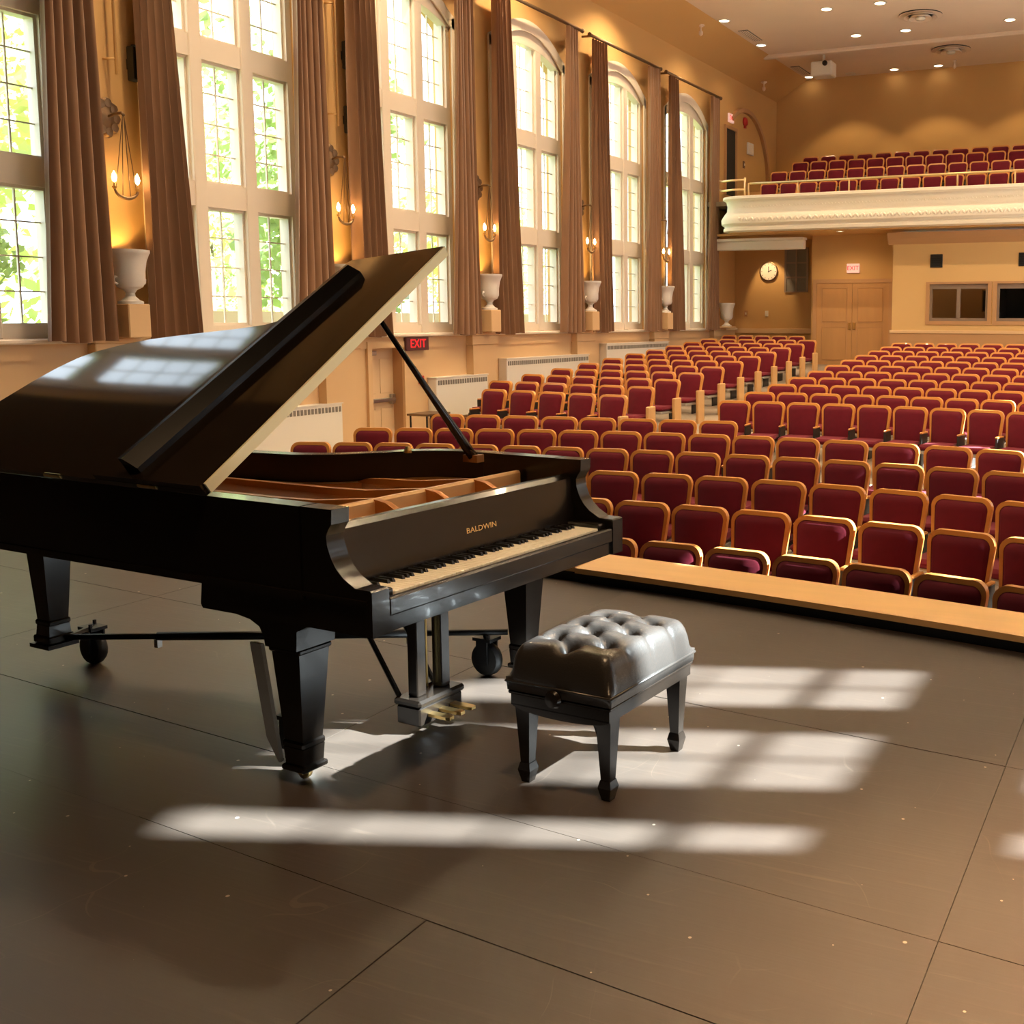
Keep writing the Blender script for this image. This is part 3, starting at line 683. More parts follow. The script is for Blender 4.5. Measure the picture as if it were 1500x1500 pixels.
t = thing('control_panel', 'small pale control panel on left wall beside the balcony', 'panel', (XL, 30.35, 6.55)); G().box(0, .07, -.20, .20, -.17, .17, .01).build('box', 'white', t); G().box(.07, .08, -.15, .15, -.10, .12).build('cover', 'clock', t)
t = thing('wall_switch', 'dark switch plate below the pale balcony control panel', 'switch', (XL, 29.9, 6.05)); G().box(0, .03, -.06, .06, -.10, .10, .005).build('plate', 'antique', t); G().box(.03, .045, -.02, .02, -.03, .03).build('button', 'white', t)
# ---------------------------------------------------------------- ceiling fittings
LX = [(-10.55, 'leftmost'), (-7.94, 'second'), (-6.65, 'third'), (-4.08, 'fourth'), (-2.79, 'fifth'), (-.2, 'sixth'), (1.1, 'seventh'), (3.7, 'eighth')]
LY = [32.35, 28.2, 25.6, 21.5, 17.5, 13.5, 9.5]
YN = ['at the back wall', 'above the balcony', 'in front of the balcony']
def make_downlight():
    t = thing('ceiling_downlight', '', 'downlight')
    G().lathe([(.16, 0), (.15, -.012), (.125, -.012), (.12, -.004)], (0, 0, 0), 20).build('trim_ring', 'white', t, True)
    G().lathe([(.12, -.004), (0, -.006)], (0, 0, 0), 20).build('lens', 'downlight', t)
    return t
dl0 = make_downlight(); remember(dl0); first = True
for j, y in enumerate(LY):
    for i, (x, nm) in enumerate(LX):
        lab = 'round glowing ceiling downlight, %s from left in the row %s' % (nm, YN[j]) if j < 3 else 'round glowing ceiling downlight over the hall, outside the photo'
        if i == 0 and j < 3: lab = 'round glowing ceiling downlight, leftmost in the row '+YN[j]
        gr = 'recessed ceiling downlights' if j < 3 else 'downlights outside the photo'
        if first: dl = dl0; first = False
        else: dl = copy_tree(dl0, (0, 0, 0), 0, lab, gr)
        dl['label'] = lab; dl['group'] = gr; dl.location = (x, y, ZC)
        if j == 0:
            if i in (0, 2, 3, 5, 7):
                l = lamp('wall_washer_lamp', 'SPOT', (x if i else -9.27, 31.25, ZC-.03), 48*LIGHT_GAIN, (1, .72, .36), spot_size=R(100), spot_blend=.35, shadow_soft_size=.03); aim(l, (0, 0, -1))
        elif i % 2 == 0 or j < 3:
            e = (110 if j < 3 else 300)*LIGHT_GAIN
            e *= .25 if j == 1 else (.75 if j == 2 else 1)
            l = lamp('downlight_lamp', 'SPOT', (x, y, ZC-.03), e, (1, .74, .44), spot_size=R(125), spot_blend=.7, shadow_soft_size=.12); aim(l, (0, 0, -1))
t = thing('ceiling_downlight', 'unlit round ceiling downlight, second from left at the back wall', 'downlight', (-9.27, 32.40, ZC)); G().lathe([(.16, 0), (.15, -.012), (.125, -.012), (.12, -.004)], (0, 0, 0), 20).build('trim_ring', 'white', t); G().lathe([(.12, -.004), (0, -.006)], (0, 0, 0), 20).build('lens', 'ceil', t)
for i, (x, y) in enumerate(((-6.0, 26.95), (-5.95, 30.56))):
    t = thing('air_diffuser', ['round ringed ceiling air diffuser nearer the stage', 'round ringed ceiling air diffuser behind the ceiling moulding'][i], 'diffuser', (x, y, ZC), 0, 'ceiling air diffusers')
    for r_, h in ((.52, -.03), (.40, -.07), (.28, -.10)): G().lathe([(r_-.10, -.005), (r_, h), (r_+.01, h), (r_-.085, -.003)], (0, 0, 0), 28).build('ring', 'ceil', t, True)
    G().lathe([(.52, -.002), (0, -.003)], (0, 0, 0), 24).build('throat', 'blackout', t)
    G().lathe([(0, -.13), (.10, -.12), (.12, -.08), (.05, -.01)], (0, 0, 0), 16).build('cone', 'white', t, True)
for i, (x, y) in enumerate(((-10.45, 27.15), (-10.5, 31.4))):
    t = thing('ceiling_vent', ['rectangular ceiling vent at the left edge nearer the stage', 'rectangular ceiling vent at the left edge near back wall'][i], 'vent', (x, y, ZC), 0, 'rectangular ceiling vents')
    G().box(-.13, .13, -.55, .55, -.012, 0).build('frame', 'grille', t)
    for k in range(4): G().box(-.11+.06*k, -.08+.06*k, -.52, .52, -.02, -.012).build('slat', 'ceil', t)
t = thing('projector', 'white projector box hanging from the ceiling moulding', 'projector', (-9.3, 29.8, ZC))
G().box(-.30, .30, -.25, .25, -.62, -.22, .03).build('body', 'white', t); G().tube([(0, 0, -.22), (0, 0, 0)], .04, 8).build('mount', 'white', t, True)
G().lathe([(.07, 0), (.07, -.05), (.05, -.06), (0, -.03)], (.12, -.25, -.30), 14, 'y').build('lens', 'black_plastic', t, True)
for i, (x, y, z) in enumerate(((-11.0, 25.2, 8.72), (-11.35, 30.6, 8.45), (-6.1, 31.9, ZC))):
    t = thing('ceiling_hook', ['small pale ceiling hook above the last windows', 'small pale hook high on the back left corner', 'small pale hook hanging at the back of ceiling'][i], 'hook', (x, y, z))
    G().lathe([(.06, 0), (.05, -.02), (.02, -.03), (.02, -.10), (.05, -.13), (.05, -.20), (0, -.24)], (0, 0, 0), 10).build('drop', 'ceil', t, True); G().lathe([(.09, .03), (.09, 0), (0, -.005)], (0, 0, 0), 12).build('rose', 'ceil', t)

# ---------------------------------------------------------------- auditorium seats
def rr(w0, w1, z0, z1, r, n=5):                    # tapered rounded outline (x,z): bottom half-width w0, top w1
    pts = [(-w0, z0), (w0, z0)]
    for k in range(n+1):
        a = R(90*k/n); pts.append((w1-r+r*math.cos(a), z1-r+r*math.sin(a)))
    for k in range(n+1):
        a = R(90+90*k/n); pts.append((-w1+r+r*math.cos(a), z1-r+r*math.sin(a)))
    return pts
TILT = math.tan(R(11))
def shear(p): x, y, z = p; return (x, y+(z-.42)*TILT, z)
def make_seat():
    t = thing('theatre_seat', '', 'seat')
    out = rr(.200, .236, .40, .90, .085); inn = rr(.180, .206, .40, .868, .065)
    n = len(out)
    g = G(); bow = lambda x: -.02*(x/.25)**2       # gentle hollow of the back towards the sitter
    fr = [shear((x, .205+bow(x), z)) for x, z in out]; fi = [shear((x, .200+bow(x), z)) for x, z in inn]
    bk = [shear((x, .255+bow(x), z)) for x, z in out]
    vs = fr+fi+bk; fs = []
    for i in range(n):
        j = (i+1) % n
        fs.append((i, j, n+j, n+i)); fs.append((i, 2*n+i, 2*n+j, j))
    fs.append(tuple(range(2*n, 3*n)))
    g.add(vs, fs); g.build('back_frame', 'seat_wood', t, 45)
    g = G(); c = [shear((x*.86, .178+bow(x), .42+(z-.42)*.95)) for x, z in inn]; e = [shear((x, .206+bow(x), z)) for x, z in inn]
    g.add(c+e, [tuple(range(n))]+[(i, (i+1) % n, n+(i+1) % n, n+i) for i in range(n)]); g.build('backrest', 'seat_cloth', t, 50)
    g = G().box(-.205, .205, -.255, .19, .39, .465, .03); g.build('seat_cushion', 'seat_cloth', t, 40)
    G().box(-.195, .195, -.245, .18, .345, .388, .01).build('seat_pan', 'pan', t)
    G().box(-.266, -.240, .0, .22, -.06, .57).build('leg', 'seat_metal', t)
    G().box(-.272, -.234, .0, .22, .571, .595, .008).build('armrest', 'seat_wood', t)
    return t
seat0 = make_seat(); remember(seat0)
END = G().box(.240, .266, .0, .22, -.06, .57).build('leg', 'seat_metal'); ENDA = G().box(.234, .272, .0, .22, .571, .595, .008).build('armrest', 'seat_wood')
PANEL = G().box(.240, .292, .02, .24, -.06, .60, .012).build('end_panel', 'panel_wood')
_first = [True]
def seat(x, y, z, rz, sx, label, group, right_end=None):
    loc = (x, y, z)
    if _first[0]: s = seat0; _first[0] = False; s.location = loc; s.rotation_euler = (0, 0, rz); s['label'] = label; s['group'] = group
    else: s = copy_tree(seat0, loc, rz, label, group)
    s.scale = (sx, 1, 1)
    for e in right_end or ():
        c = e.copy(); COL.objects.link(c); c.parent = s
BACK = .30                                              # the top of a tilted back sits this far behind the seat's origin
def lay_row(xs, line, z, desc, group, panel=False, left=None):
    for k, x in enumerate(xs):
        a = xs[max(0, k-1)]; b = xs[min(len(xs)-1, k+1)]; pt = (b-a)/(2 if 0 < k < len(xs)-1 else 1)
        sl = (line(x+.1)-line(x-.1))/.2; last = k == len(xs)-1
        pt *= math.hypot(1, sl)
        seat(x+BACK*sl*.9, line(x)-BACK, z, math.atan(sl), max(.88, min(1.08, pt/.505)), desc(k, len(xs)), group, ((PANEL,) if panel else (END, ENDA)) if last else None)
NR = ['', 'front', 'second', 'third', 'fourth', 'fifth', 'sixth']
ORD += ['seventeenth', 'eighteenth', 'nineteenth', 'twentieth', 'twenty-first']
NUM = ['one', 'two', 'three', 'four', 'five', 'six', 'seven', 'eight', 'nine', 'ten', 'eleven', 'twelve']
# front section: six rows concentric with the curved stage front (positions of the backs, metres)
FRONT = [
    (1, -.87, (-.049, -.127, 6.799), [-3.73, -3.22, -2.71, -2.20, -1.70, -1.21, -.70, -.19, .32]),
    (2, -.79, (-.036, -.120, 7.851), [-4.50, -3.98, -3.46, -2.93, -2.40, -1.87, -1.34, -.82, -.30, .23]),
    (3, -.71, (-.050, -.150, 8.918), [-5.30, -4.78, -4.25, -3.72, -3.17, -2.62, -2.07, -1.53, -1.0, -.46, .08]),
    (4, -.635, (-.036, -.114, 9.986), [-8.62, -8.18, -7.74, -7.29, -6.82, -6.35, -5.88, -5.39, -4.90, -4.40, -3.88, -3.36, -2.85, -2.33, -1.82, -1.30, -.78, -.26, .26]),
    (5, -.585, (-.042, -.147, 11.20), [-8.72, -8.27, -7.81, -7.34, -6.85, -6.36, -5.85, -5.33, -4.80, -4.28, -3.76, -3.22, -2.66, -2.10, -1.56, -1.04, -.52, 0]),
    (6, -.545, (-.007, .105, 12.847), [-8.78, -8.29, -7.78, -7.25, -6.74, -6.21, -5.69, -5.17])]
for r_, z, (c2, c1, c0), xs in FRONT:
    f = lambda x, c2=c2, c1=c1, c0=c0: c2*(x+2)**2+c1*(x+2)+c0
    lay_row(xs, f, z, lambda k, c, r_=r_: 'burgundy seat with orange wood frame, %s from left in %s row by the stage' % (ORD[k+1], NR[r_]), 'front section seats, %s row' % NR[r_])
# centre block behind the cross aisle
for j in range(11):
    yv = 14.37+1.02*j
    f = lambda x, yv=yv: yv-.042*(x+4.4)**2
    xs = [-5.70+.502*k for k in range([12, 11, 11, 10, 9, 9, 8, 8, 8, 7, 7][j])]
    lay_row(xs, f, .466+.0632*j-.90, lambda k, c, j=j: 'burgundy seat in orange wood frame, %s from the aisle in centre block row %s' % (ORD[k+1], NUM[j]), 'centre block seats')
# left block
for j in range(12):
    a, b = (-10.15, -7.80) if j == 0 else ((-10.78-.015*j, -7.83-.036*j) if j < 11 else (-11.1, -9.1))
    cnt = 5 if j in (0, 11) else 6; yl = 14.9+1.06*j if j < 11 else 27.3
    f = lambda x, yl=yl: yl-.128*(x+10.15)
    lay_row([a+(b-a)*k/(cnt-1) for k in range(cnt)], f, .468+.0655*j-.90, lambda k, c, j=j: 'burgundy seat in orange wood frame, %s from the aisle in left block row %s' % (ORD[c-k], NUM[j]), 'left block seats', panel=j < 11)
# balcony
_fz = floor_z
for j, (y, z, x0, cnt) in enumerate([(27.40, 4.26, -9.98, 14), (28.5, 4.70, -10.10, 14), (29.6, 5.09, -9.86, 13), (30.7, 5.39, -9.92, 14)]):
    for k in range(cnt):
        x = x0+.535*k
        s = copy_tree(seat0, (x, y-BACK, z), 0, 'dark burgundy seat, %s from left in %s row of the balcony' % (ORD[k+1], ['front', 'second', 'third', 'back'][j]), 'balcony seats')
        if k == cnt-1:
            for e in (END, ENDA): c = e.copy(); COL.objects.link(c); c.parent = s
        s.scale = (1.04, 1, 1)
for e in (END, ENDA, PANEL): bpy.data.objects.remove(e)

# ---------------------------------------------------------------- grand piano
TH = R(85.8603); PO = (-2.298, 2.675, 0)
P = thing('grand_piano', 'black grand piano on stage with its lid propped open', 'piano', PO, TH)
outer = [(0, .30), (0, 1.2), (0, 2.15), (.03, 2.37), (.10, 2.50), (.22, 2.57), (.42, 2.60), (.60, 2.595), (.74, 2.56), (.84, 2.48), (.91, 2.35), (.95, 2.185), (.975, 2.0), (.99, 1.80), (1.0, 1.60), (1.03, 1.42), (1.11, 1.28), (1.24, 1.17), (1.37, 1.09), (1.455, .98), (1.495, .85), (1.5, .70), (1.5, .30)]
def offset(path, d):
    res = []
    for i, p in enumerate(path):
        a = Vector(path[max(0, i-1)]); b = Vector(path[min(len(path)-1, i+1)]); t = (b-a).normalized(); nrm = Vector((t.y, -t.x)); res.append(tuple(Vector(p)+nrm*d))
    return res
inner = offset(outer, .075)
ZR = .999
G().ring(outer, inner, .69, ZR).build('case_rim', 'piano', P, 30)
G().ring(offset(outer, -.008), offset(outer, .03), .688, .714).build('rim_moulding', 'piano', P, 30)
armp = [(0, .597), (0, .745), (.008, .750), (.07, .751), (.12, .778), (.150, .805), (.172, .838), (.188, .879), (.190, .912), (.180, .932), (.166, .950), (.163, ZR), (.31, ZR), (.31, .69), (.80, .69), (.81, .612), (.80, .597)]
for u0, u1 in ((0, .076), (1.424, 1.5)): G().prism(armp, u0, u1, 'x').build('arm', 'piano', P, 25)
for u0, u1 in ((-.006, 0), (1.5, 1.506)): G().box(u0, u1, .02, .36, .702, .716).build('arm_moulding', 'piano', P)
G().box(.078, 1.422, .012, .62, .597, .66).build('keybed', 'piano', P)
G().box(.078, 1.422, .0, .03, .650, .712, .006).build('key_slip', 'piano', P)
for u0, u1 in ((.078, .135), (1.365, 1.422)): G().box(u0, u1, .035, .20, .662, .732, .006).build('key_block', 'piano', P)
kw = (1.36-.14)/52
K0 = G().box(-kw/2+.0006, kw/2-.0006, -.07, .07, -.012, .010, .0025).build('white_key', 'ivory', P)
ZK = .708
pos = [.14+kw*(i+.5) for i in range(52)]
for i, u in enumerate(pos):
    o = K0 if i == 0 else K0.copy()
    if i: COL.objects.link(o)
    o.location = (u, .105, ZK)
B0 = None
for i in range(51):
    if i % 7 in (1, 4): continue                      # gaps B-C and E-F when the lowest key is A
    if B0 is None: B0 = G().frustum((0, .0, 0), .0065, .034, (0, .003, .013), .0045, .030).build('black_key', 'ebony', P); o = B0
    else: o = B0.copy(); COL.objects.link(o)
    o.location = (.14+kw*(i+1), .160, ZK+.009)
G().box(.14, 1.36, .03, .19, .662, .694).build('key_frame', 'ebony', P)
fb = G().prism([(.186, .716), (.20, .72), (.218, .915), (.24, .93), (.27, .93), (.27, .66), (.186, .66)], .078, 1.422, 'x').build('fallboard', 'piano', P, 20)
text_obj('BALDWIN', 'lettering', .030, .0006, 'gilt', fb, Matrix.Translation((.80, .2075, .802)) @ Matrix.Rotation(R(90-5), 4, 'X') @ Matrix.Scale(1.35, 4, (1, 0, 0)))
# inside: soundboard, plate, bar, struts, strings
ins = offset(outer, .076)
G().prism([(.078, .30)]+[p for p in ins if p[1] > .31]+[(1.42, .30)], .80, .815).build('soundboard', 'sound', P)
G().box(.08, 1.42, .272, .52, .815, .862).build('pin_block', 'plate', P)
ins2 = offset(outer, .14)
G().ring([p for p in offset(outer, .078) if p[1] > .55], [p for p in ins2 if p[1] > .55], .815, .875).build('plate_rim', 'plate', P, 30)
G().prism([(.473, .862), (.473, .925), (.480, .935), (.496, .935), (.503, .925), (.503, .815)], .085, 1.40, 'x').build('plate_bar', 'bar', P)
def inner_v(u):                                        # how far towards the tail the case reaches at u
    best = .9
    for a, b in zip(ins, ins[1:]):
        if a[0] <= u <= b[0] or b[0] <= u <= a[0]:
            if abs(b[0]-a[0]) > 1e-6:
                v = a[1]+(b[1]-a[1])*(u-a[0])/(b[0]-a[0]); best = max(best, v)
    return best
for u in (.16, .27, .52, .80, 1.10):
    ve = min(inner_v(u)-.05, 2.3)
    pr = [(.30, .863), (.36, .895), (.42, .925), (.475, .934)]+[(.505, .934), (.60, .925), (.80, .905), (1.0, .90), (ve-.05, .895), (ve, .880), (ve, .84), (.80, .84), (.505, .863)]
    G().prism(pr, u-.014, u+.014, 'x').build('plate_strut', 'plate', P, 30)
g = G()
for k in range(88):
    u = .13+1.25*k/87; ve = min(inner_v(min(1.40, max(.10, u-.02)))-.08, 2.3)
    if ve < .6: continue
    g.add([(u-.0008, .34, .872), (u+.0008, .34, .872), (u-.03+.0008, ve, .872), (u-.03-.0008, ve, .872)], [(0, 1, 2, 3)])
tag(g.build('strings', 'string', P), kind='stuff')
g = G()
for k in range(88):
    for r_ in range(2): g.lathe([(.003, 0), (.003, .025), (0, .026)], (.13+1.25*k/87, .31+.035*r_, .862), 5)
tag(g.build('tuning_pins', 'string', P), kind='stuff')
G().box(.10, 1.40, .53, .56, .874, .894).build('damper_rail', 'piano_in', P)
G().ring([p for p in offset(outer, .0755) if p[1] > .56], [p for p in offset(outer, .0775) if p[1] > .56], .876, ZR-.004).build('inner_veneer', 'piano_in', P, 30)
# lid
AL = R(35.0)
LM = Matrix.Translation((0, 0, ZR+.004)) @ Matrix.Rotation(-AL, 4, 'Y')
TW = .065                                              # twist added so the glossy lid mirrors the left windows
def lerp(tab, x):
    if x <= tab[0][0]: return tab[0][1]
    for (p, q), (c, d) in zip(tab, tab[1:]):
        if x <= c: return q+(d-q)*(x-p)/(c-p)
    return tab[-1][1]
RMAX = [(.745, 1.535), (.95, 1.535), (1.05, 1.46), (1.15, 1.31), (1.27, 1.14), (1.42, 1.045), (1.6, 1.025), (1.82, 1.012), (2.0, 1.0), (2.185, .982), (2.35, .945), (2.49, .888), (2.56, .82), (2.59, .73), (2.605, .62)]
RMIN = [(.745, -.005), (2.2, -.005), (2.35, .01), (2.48, .07), (2.56, .20), (2.59, .30), (2.605, .38)]
def lid_sheet(g, vs_, rmin, rmax, o0, o1, nr=14, round_=0):
    pts = []; m = nr+1
    for o in (o0, o1):
        for v in vs_:
            a_, b_ = rmin(v), rmax(v)
            for i in range(m):
                r_ = a_+(b_-a_)*i/nr; pts.append((r_, v, o-TW*max(0, r_)*(v-.745)))
    N = len(vs_)*m; f = []
    for j in range(len(vs_)-1):
        for i in range(nr):
            k = j*m+i; f.append((k, k+1, k+m+1, k+m)); f.append((N+k, N+k+m, N+k+m+1, N+k+1))
        k = j*m; f.append((k, k+m, N+k+m, N+k)); k = j*m+nr; f.append((k, N+k, N+k+m, k+m))
    for i in range(nr):
        f.append((i, N+i, N+i+1, i+1)); k = (len(vs_)-1)*m+i; f.append((k, k+1, N+k+1, N+k))
    return g.add(pts, f)
lid = thing('lid', None, None); lid.parent = P; lid.matrix_local = LM
lid_sheet(G(), [.745+.0+1.86*k/40 for k in range(36)]+[2.40, 2.44, 2.48, 2.52, 2.55, 2.575, 2.59, 2.60, 2.605], lambda v: lerp(RMIN, v), lambda v: lerp(RMAX, v), 0, .022).build('main_lid', 'piano_sheen', lid, 30)
lid_sheet(G(), [.748+.582*k/8 for k in range(9)], lambda v: -.005, lambda v: 1.54, .0235, .045).build('front_flap', 'piano_sheen', lid, 30)
LIP = [(1.095, .045), (1.098, .066), (1.150, .108), (1.168, .108), (1.172, .045)]
g = G(); npr = len(LIP); vs = []
for k in range(13):
    r_ = .03+1.335*k/12; vs += [(r_, v_, n_-TW*r_*(v_-.745)) for v_, n_ in LIP]
fs = [tuple(range(npr)), tuple(range(12*npr+npr-1, 12*npr-1, -1))]+[(k*npr+i, k*npr+(i+1) % npr, (k+1)*npr+(i+1) % npr, (k+1)*npr+i) for k in range(12) for i in range(npr)]
g.add(vs, fs).build('flap_lip', 'piano', lid, 20)
G().box(.01, 1.54, .735, .7445, .002, .044).build('brass_hinge', 'brass_strip', lid)
for v in (1.05, 1.6, 2.1): G().tube([(.0, v-.05, .012), (.0, v+.05, .012)], .010, 8).build('lid_hinge', 'brass', lid)
# prop stick
a = Vector((1.355, .70, .985)); b = LM @ Vector((1.06, .775, -.002))
G().tube([a, a+(b-a)*.12, a+(b-a)*.5, b], [.024, .022, .015, .010], 8).build('lid_prop', 'piano', P, True)
G().box(1.33, 1.38, .66, .74, .965, .998).build('prop_hinge', 'sound', P)
G().lathe([(.018, 0), (.018, .012), (.008, .03), (0, .032)], (1.28, 1.02, ZR-.004), 10).build('lid_latch', 'brass', P)
# legs with brackets and casters
def leg(u, v, zb):
    lg_ = G().box(u-.075, u+.075, v-.075, v+.075, .47, .49, .006).frustum((u, v, .15), .044, .044, (u, v, .47), .066, .066).box(u-.052, u+.052, v-.052, v+.052, .125, .15, .006).frustum((u, v, .060+zb), .044, .044, (u, v, .125), .048, .048).box(u-.056, u+.056, v-.056, v+.056, .042+zb, .062+zb, .005)
    o = lg_.build('leg', 'piano', P)
    G().lathe([(.0, -.015), (.022, -.013), (.024, 0), (.022, .013), (0, .015)], (u, v, .0245+zb), 14, 'x').build('caster', 'brass', o, True)
    G().box(u-.024, u+.024, v-.012, v+.012, .022+zb, .045+zb).build('caster_fork', 'brass', o)
    return o
LEGS = [(.115, .455), (1.385, .455), (.40, 2.34)]
leg(*LEGS[0], .0); leg(*LEGS[1], .0)
u, v = LEGS[2]
o = G().frustum((u, v, .26), .044, .044, (u, v, .62), .066, .066).box(u-.075, u+.075, v-.075, v+.075, .62, .69, .006).box(u-.052, u+.052, v-.052, v+.052, .235, .26, .006).frustum((u, v, .19), .05, .05, (u, v, .235), .046, .046).box(u-.06, u+.06, v-.06, v+.06, .155, .19, .006).build('leg', 'piano', P)
brk = [(.80, .69), (.80, .612), (.685, .604), (.67, .585), (.60, .575), (.555, .555), (.535, .52), (.53, .49), (.38, .49), (.375, .56), (.30, .595), (.30, .66)]
for u0, u1 in ((.03, .20), (1.30, 1.47)): G().prism(brk, u0, u1, 'x').build('leg_bracket', 'piano', P, 25)
G().box(.05, .85, 2.24, 2.44, .66, .69).build('tail_block', 'piano', P)
for v in (.95, 1.5, 2.05): G().box(.08, max(.3, inner_v(.3)*0+(1.38 if v < 1 else 1.0 if v < 1.6 else .86)), v-.05, v+.05, .69, .79).build('case_beam', 'piano_in', P)
# pedal lyre
for u in (.66, .80): G().box(u-.026, u+.026, .405, .455, .135, .600, .004).build('lyre_post', 'piano', P)
G().box(.60, .86, .375, .485, .595, .602).build('lyre_top', 'piano', P)
pb = G().box(.605, .855, .37, .49, .03, .105, .006).box(.595, .865, .36, .50, .105, .135, .01).build('pedal_box', 'piano', P)
for u in (.665, .73, .795):
    G().prism([(u-.016, .37), (u-.018, .28), (u-.012, .262), (u+.012, .262), (u+.018, .28), (u+.016, .37)], .062, .074).build('pedal', 'brass', pb)
for u in (.70, .73, .76): G().tube([(u, .47, .13), (u, .47, .60)], .005, 6).build('pedal_rod', 'brass', P)
for u in (.63, .83): G().tube([(u, .49, .12), (u, .86, .66)], .011, 6).build('lyre_brace', 'piano', P)

# piano truck (dolly) under the legs
D = thing('piano_truck', 'black three-wheeled steel piano truck under the grand piano', 'dolly', PO, TH)
hub = (.80, 1.30, .22)
G().lathe([(.06, -.02), (.07, 0), (.06, .02)], hub, 12).build('hub', 'black_metal', D, True)
def wheel(u, v, r_, parent, m='rubber'):
    o = G().lathe([(.0, -.028), (r_*.55, -.028), (r_*.9, -.024), (r_, -.012), (r_, .012), (r_*.9, .024), (r_*.55, .028), (0, .028)], (u, v, r_), 20, 'x').build('wheel', m, parent, 40)
    G().lathe([(.02, -.034), (.02, .034)], (u, v, r_), 8, 'x').build('axle', 'steel', o)
for i, (u, v, wu, wv) in enumerate(((.40, 2.34, .575, 2.33), (1.385, .455, 1.30, .60), (.115, .455, .20, .60))):
    a = Vector(hub); b = Vector((u, v, .17 if i == 0 else .20)); 
    if i: b = a+(b-a)*.93
    m_ = a+(b-a)*.55
    arm_ = G().tube([a, m_], .020, 8).tube([m_, b], .014, 8).build('arm', 'black_metal', D, True)
    G().box(m_.x-.012, m_.x+.012, m_.y-.012, m_.y+.012, m_.z-.05, m_.z-.015).build('set_screw', 'steel', arm_)
    wheel(wu, wv, .078, D, 'rubber' if i < 2 else 'white')
    e = a+(b-a)*(.93 if i == 0 else .90)
    G().box(wu-.04, wu+.04, wv-.05, wv+.05, .165, .18).tube([(wu, wv, .17), (e.x, e.y, e.z)], .016, 6).build('caster_plate', 'black_metal', D)
    for s in (-1, 1): G().box(wu+s*.036-.004, wu+s*.036+.004, wv-.03, wv+.03, .06, .168).build('fork', 'black_metal', D)
    for s in (-1, 1): G().lathe([(.009, 0), (.009, .018), (0, .02)], (wu+s*.03, wv+s*.03, .18), 6).build('bolt', 'black_metal', D)
G().box(.33, .47, 2.27, 2.41, .135, .153).build('leg_cup', 'black_metal', D)
G().prism([(.60, .475), (.655, .475), (.59, .14), (.535, .06), (.525, .06)], .07, .085, 'x').build('leg_guard', 'guard', D)

# ---------------------------------------------------------------- bench
BC = (-1.835, 3.350, 0)
B = thing('piano_bench', 'black tufted leather piano bench in front of the keyboard', 'bench', BC, R(86.2))
hl, hw_ = .285, .200                                    # half length (local x) and half width (local y)
G().box(-hl, hl, -hw_, hw_, .285, .325).box(-hl-.008, hl+.008, -hw_-.008, hw_+.008, .325, .338, .004).build('apron', 'piano', B)
# curved drop of the end aprons
for s in (-1, 1):
    pr = [(-hw_, .290), (hw_, .290)]+[(hw_*math.cos(R(a))*1.0, .290-.030*math.sin(R(a))) for a in range(15, 180, 15)]
    a, b = sorted((s*hl, s*(hl-.02))); G().prism(pr, a, b, 'x').build('end_apron', 'piano', B)
g = G(); nx, ny = 52, 36; HX, HY = hl+.012, hw_+.012
btn = [(x, y) for j, y in enumerate((-.5, 0, .5)) for x in ((-.5, 0, .5) if j % 2 == 0 else (-.75, -.25, .25, .75))]
btn = [(x*HX, y*HY) for x, y in btn]
def cush(x, y):
    ex = max(0, abs(x)-(HX-.055))/.055; ey = max(0, abs(y)-(HY-.055))/.055; e = min(1, math.hypot(ex, ey))
    h = .118*math.sqrt(max(0, 1-e*e*.995)) if e > 0 else .118
    h += .034*(1-(x/HX)**2)*(1-(y/HY)**2)
    for bx, by in btn:
        d = math.hypot(x-bx, y-by); h -= .046*math.exp(-(d/.032)**2)
    # pleats along the diagonals joining neighbouring buttons
    for i, (ax, ay) in enumerate(btn):
        for bx, by in btn[i+1:]:
            L = math.hypot(bx-ax, by-ay)
            if L < .145 and abs(by-ay) > .02:
                t = max(0, min(1, ((x-ax)*(bx-ax)+(y-ay)*(by-ay))/L**2)); d = math.hypot(x-ax-t*(bx-ax), y-ay-t*(by-ay)); h -= .014*math.exp(-(d/.013)**2)
    for bx, by in btn:                                  # pleats running out to the long edges
        if abs(by) > .05 and by*y > by*by: h -= .009*math.exp(-((x-bx)/.010)**2)
    return max(h, .004)
vs = []
for j in range(ny+1):
    for i in range(nx+1):
        x = -HX+2*HX*i/nx; y = -HY+2*HY*j/ny; vs.append((x, y, .378+cush(x, y)))
fs = [(j*(nx+1)+i, j*(nx+1)+i+1, (j+1)*(nx+1)+i+1, (j+1)*(nx+1)+i) for j in range(ny) for i in range(nx)]
rim = [i for i in range(nx+1)]+[j*(nx+1)+nx for j in range(1, ny+1)]+[ny*(nx+1)+i for i in range(nx-1, -1, -1)]+[j*(nx+1) for j in range(ny-1, 0, -1)]
n0 = len(vs)
for k in rim: vs.append((vs[k][0]*.985, vs[k][1]*.985, .339))
for k in range(len(rim)): fs.append((rim[k], n0+k, n0+(k+1) % len(rim), rim[(k+1) % len(rim)]))
fs.append(tuple(range(n0+len(rim)-1, n0-1, -1)))
cu = g.add(vs, fs).build('cushion', 'leather', B, True)
for bx, by in btn: G().lathe([(.011, 0), (.009, .005), (0, .007)], (bx, by, .378+cush(bx, by)-.003), 10).build('tuft_button', 'leather', cu, True)
pts = [(-HX, -HY), (HX, -HY), (HX, HY), (-HX, HY), (-HX, -HY)]
G().tube([(x, y, .372) for x, y in pts], .005, 6).build('piping', 'leather', B, True)
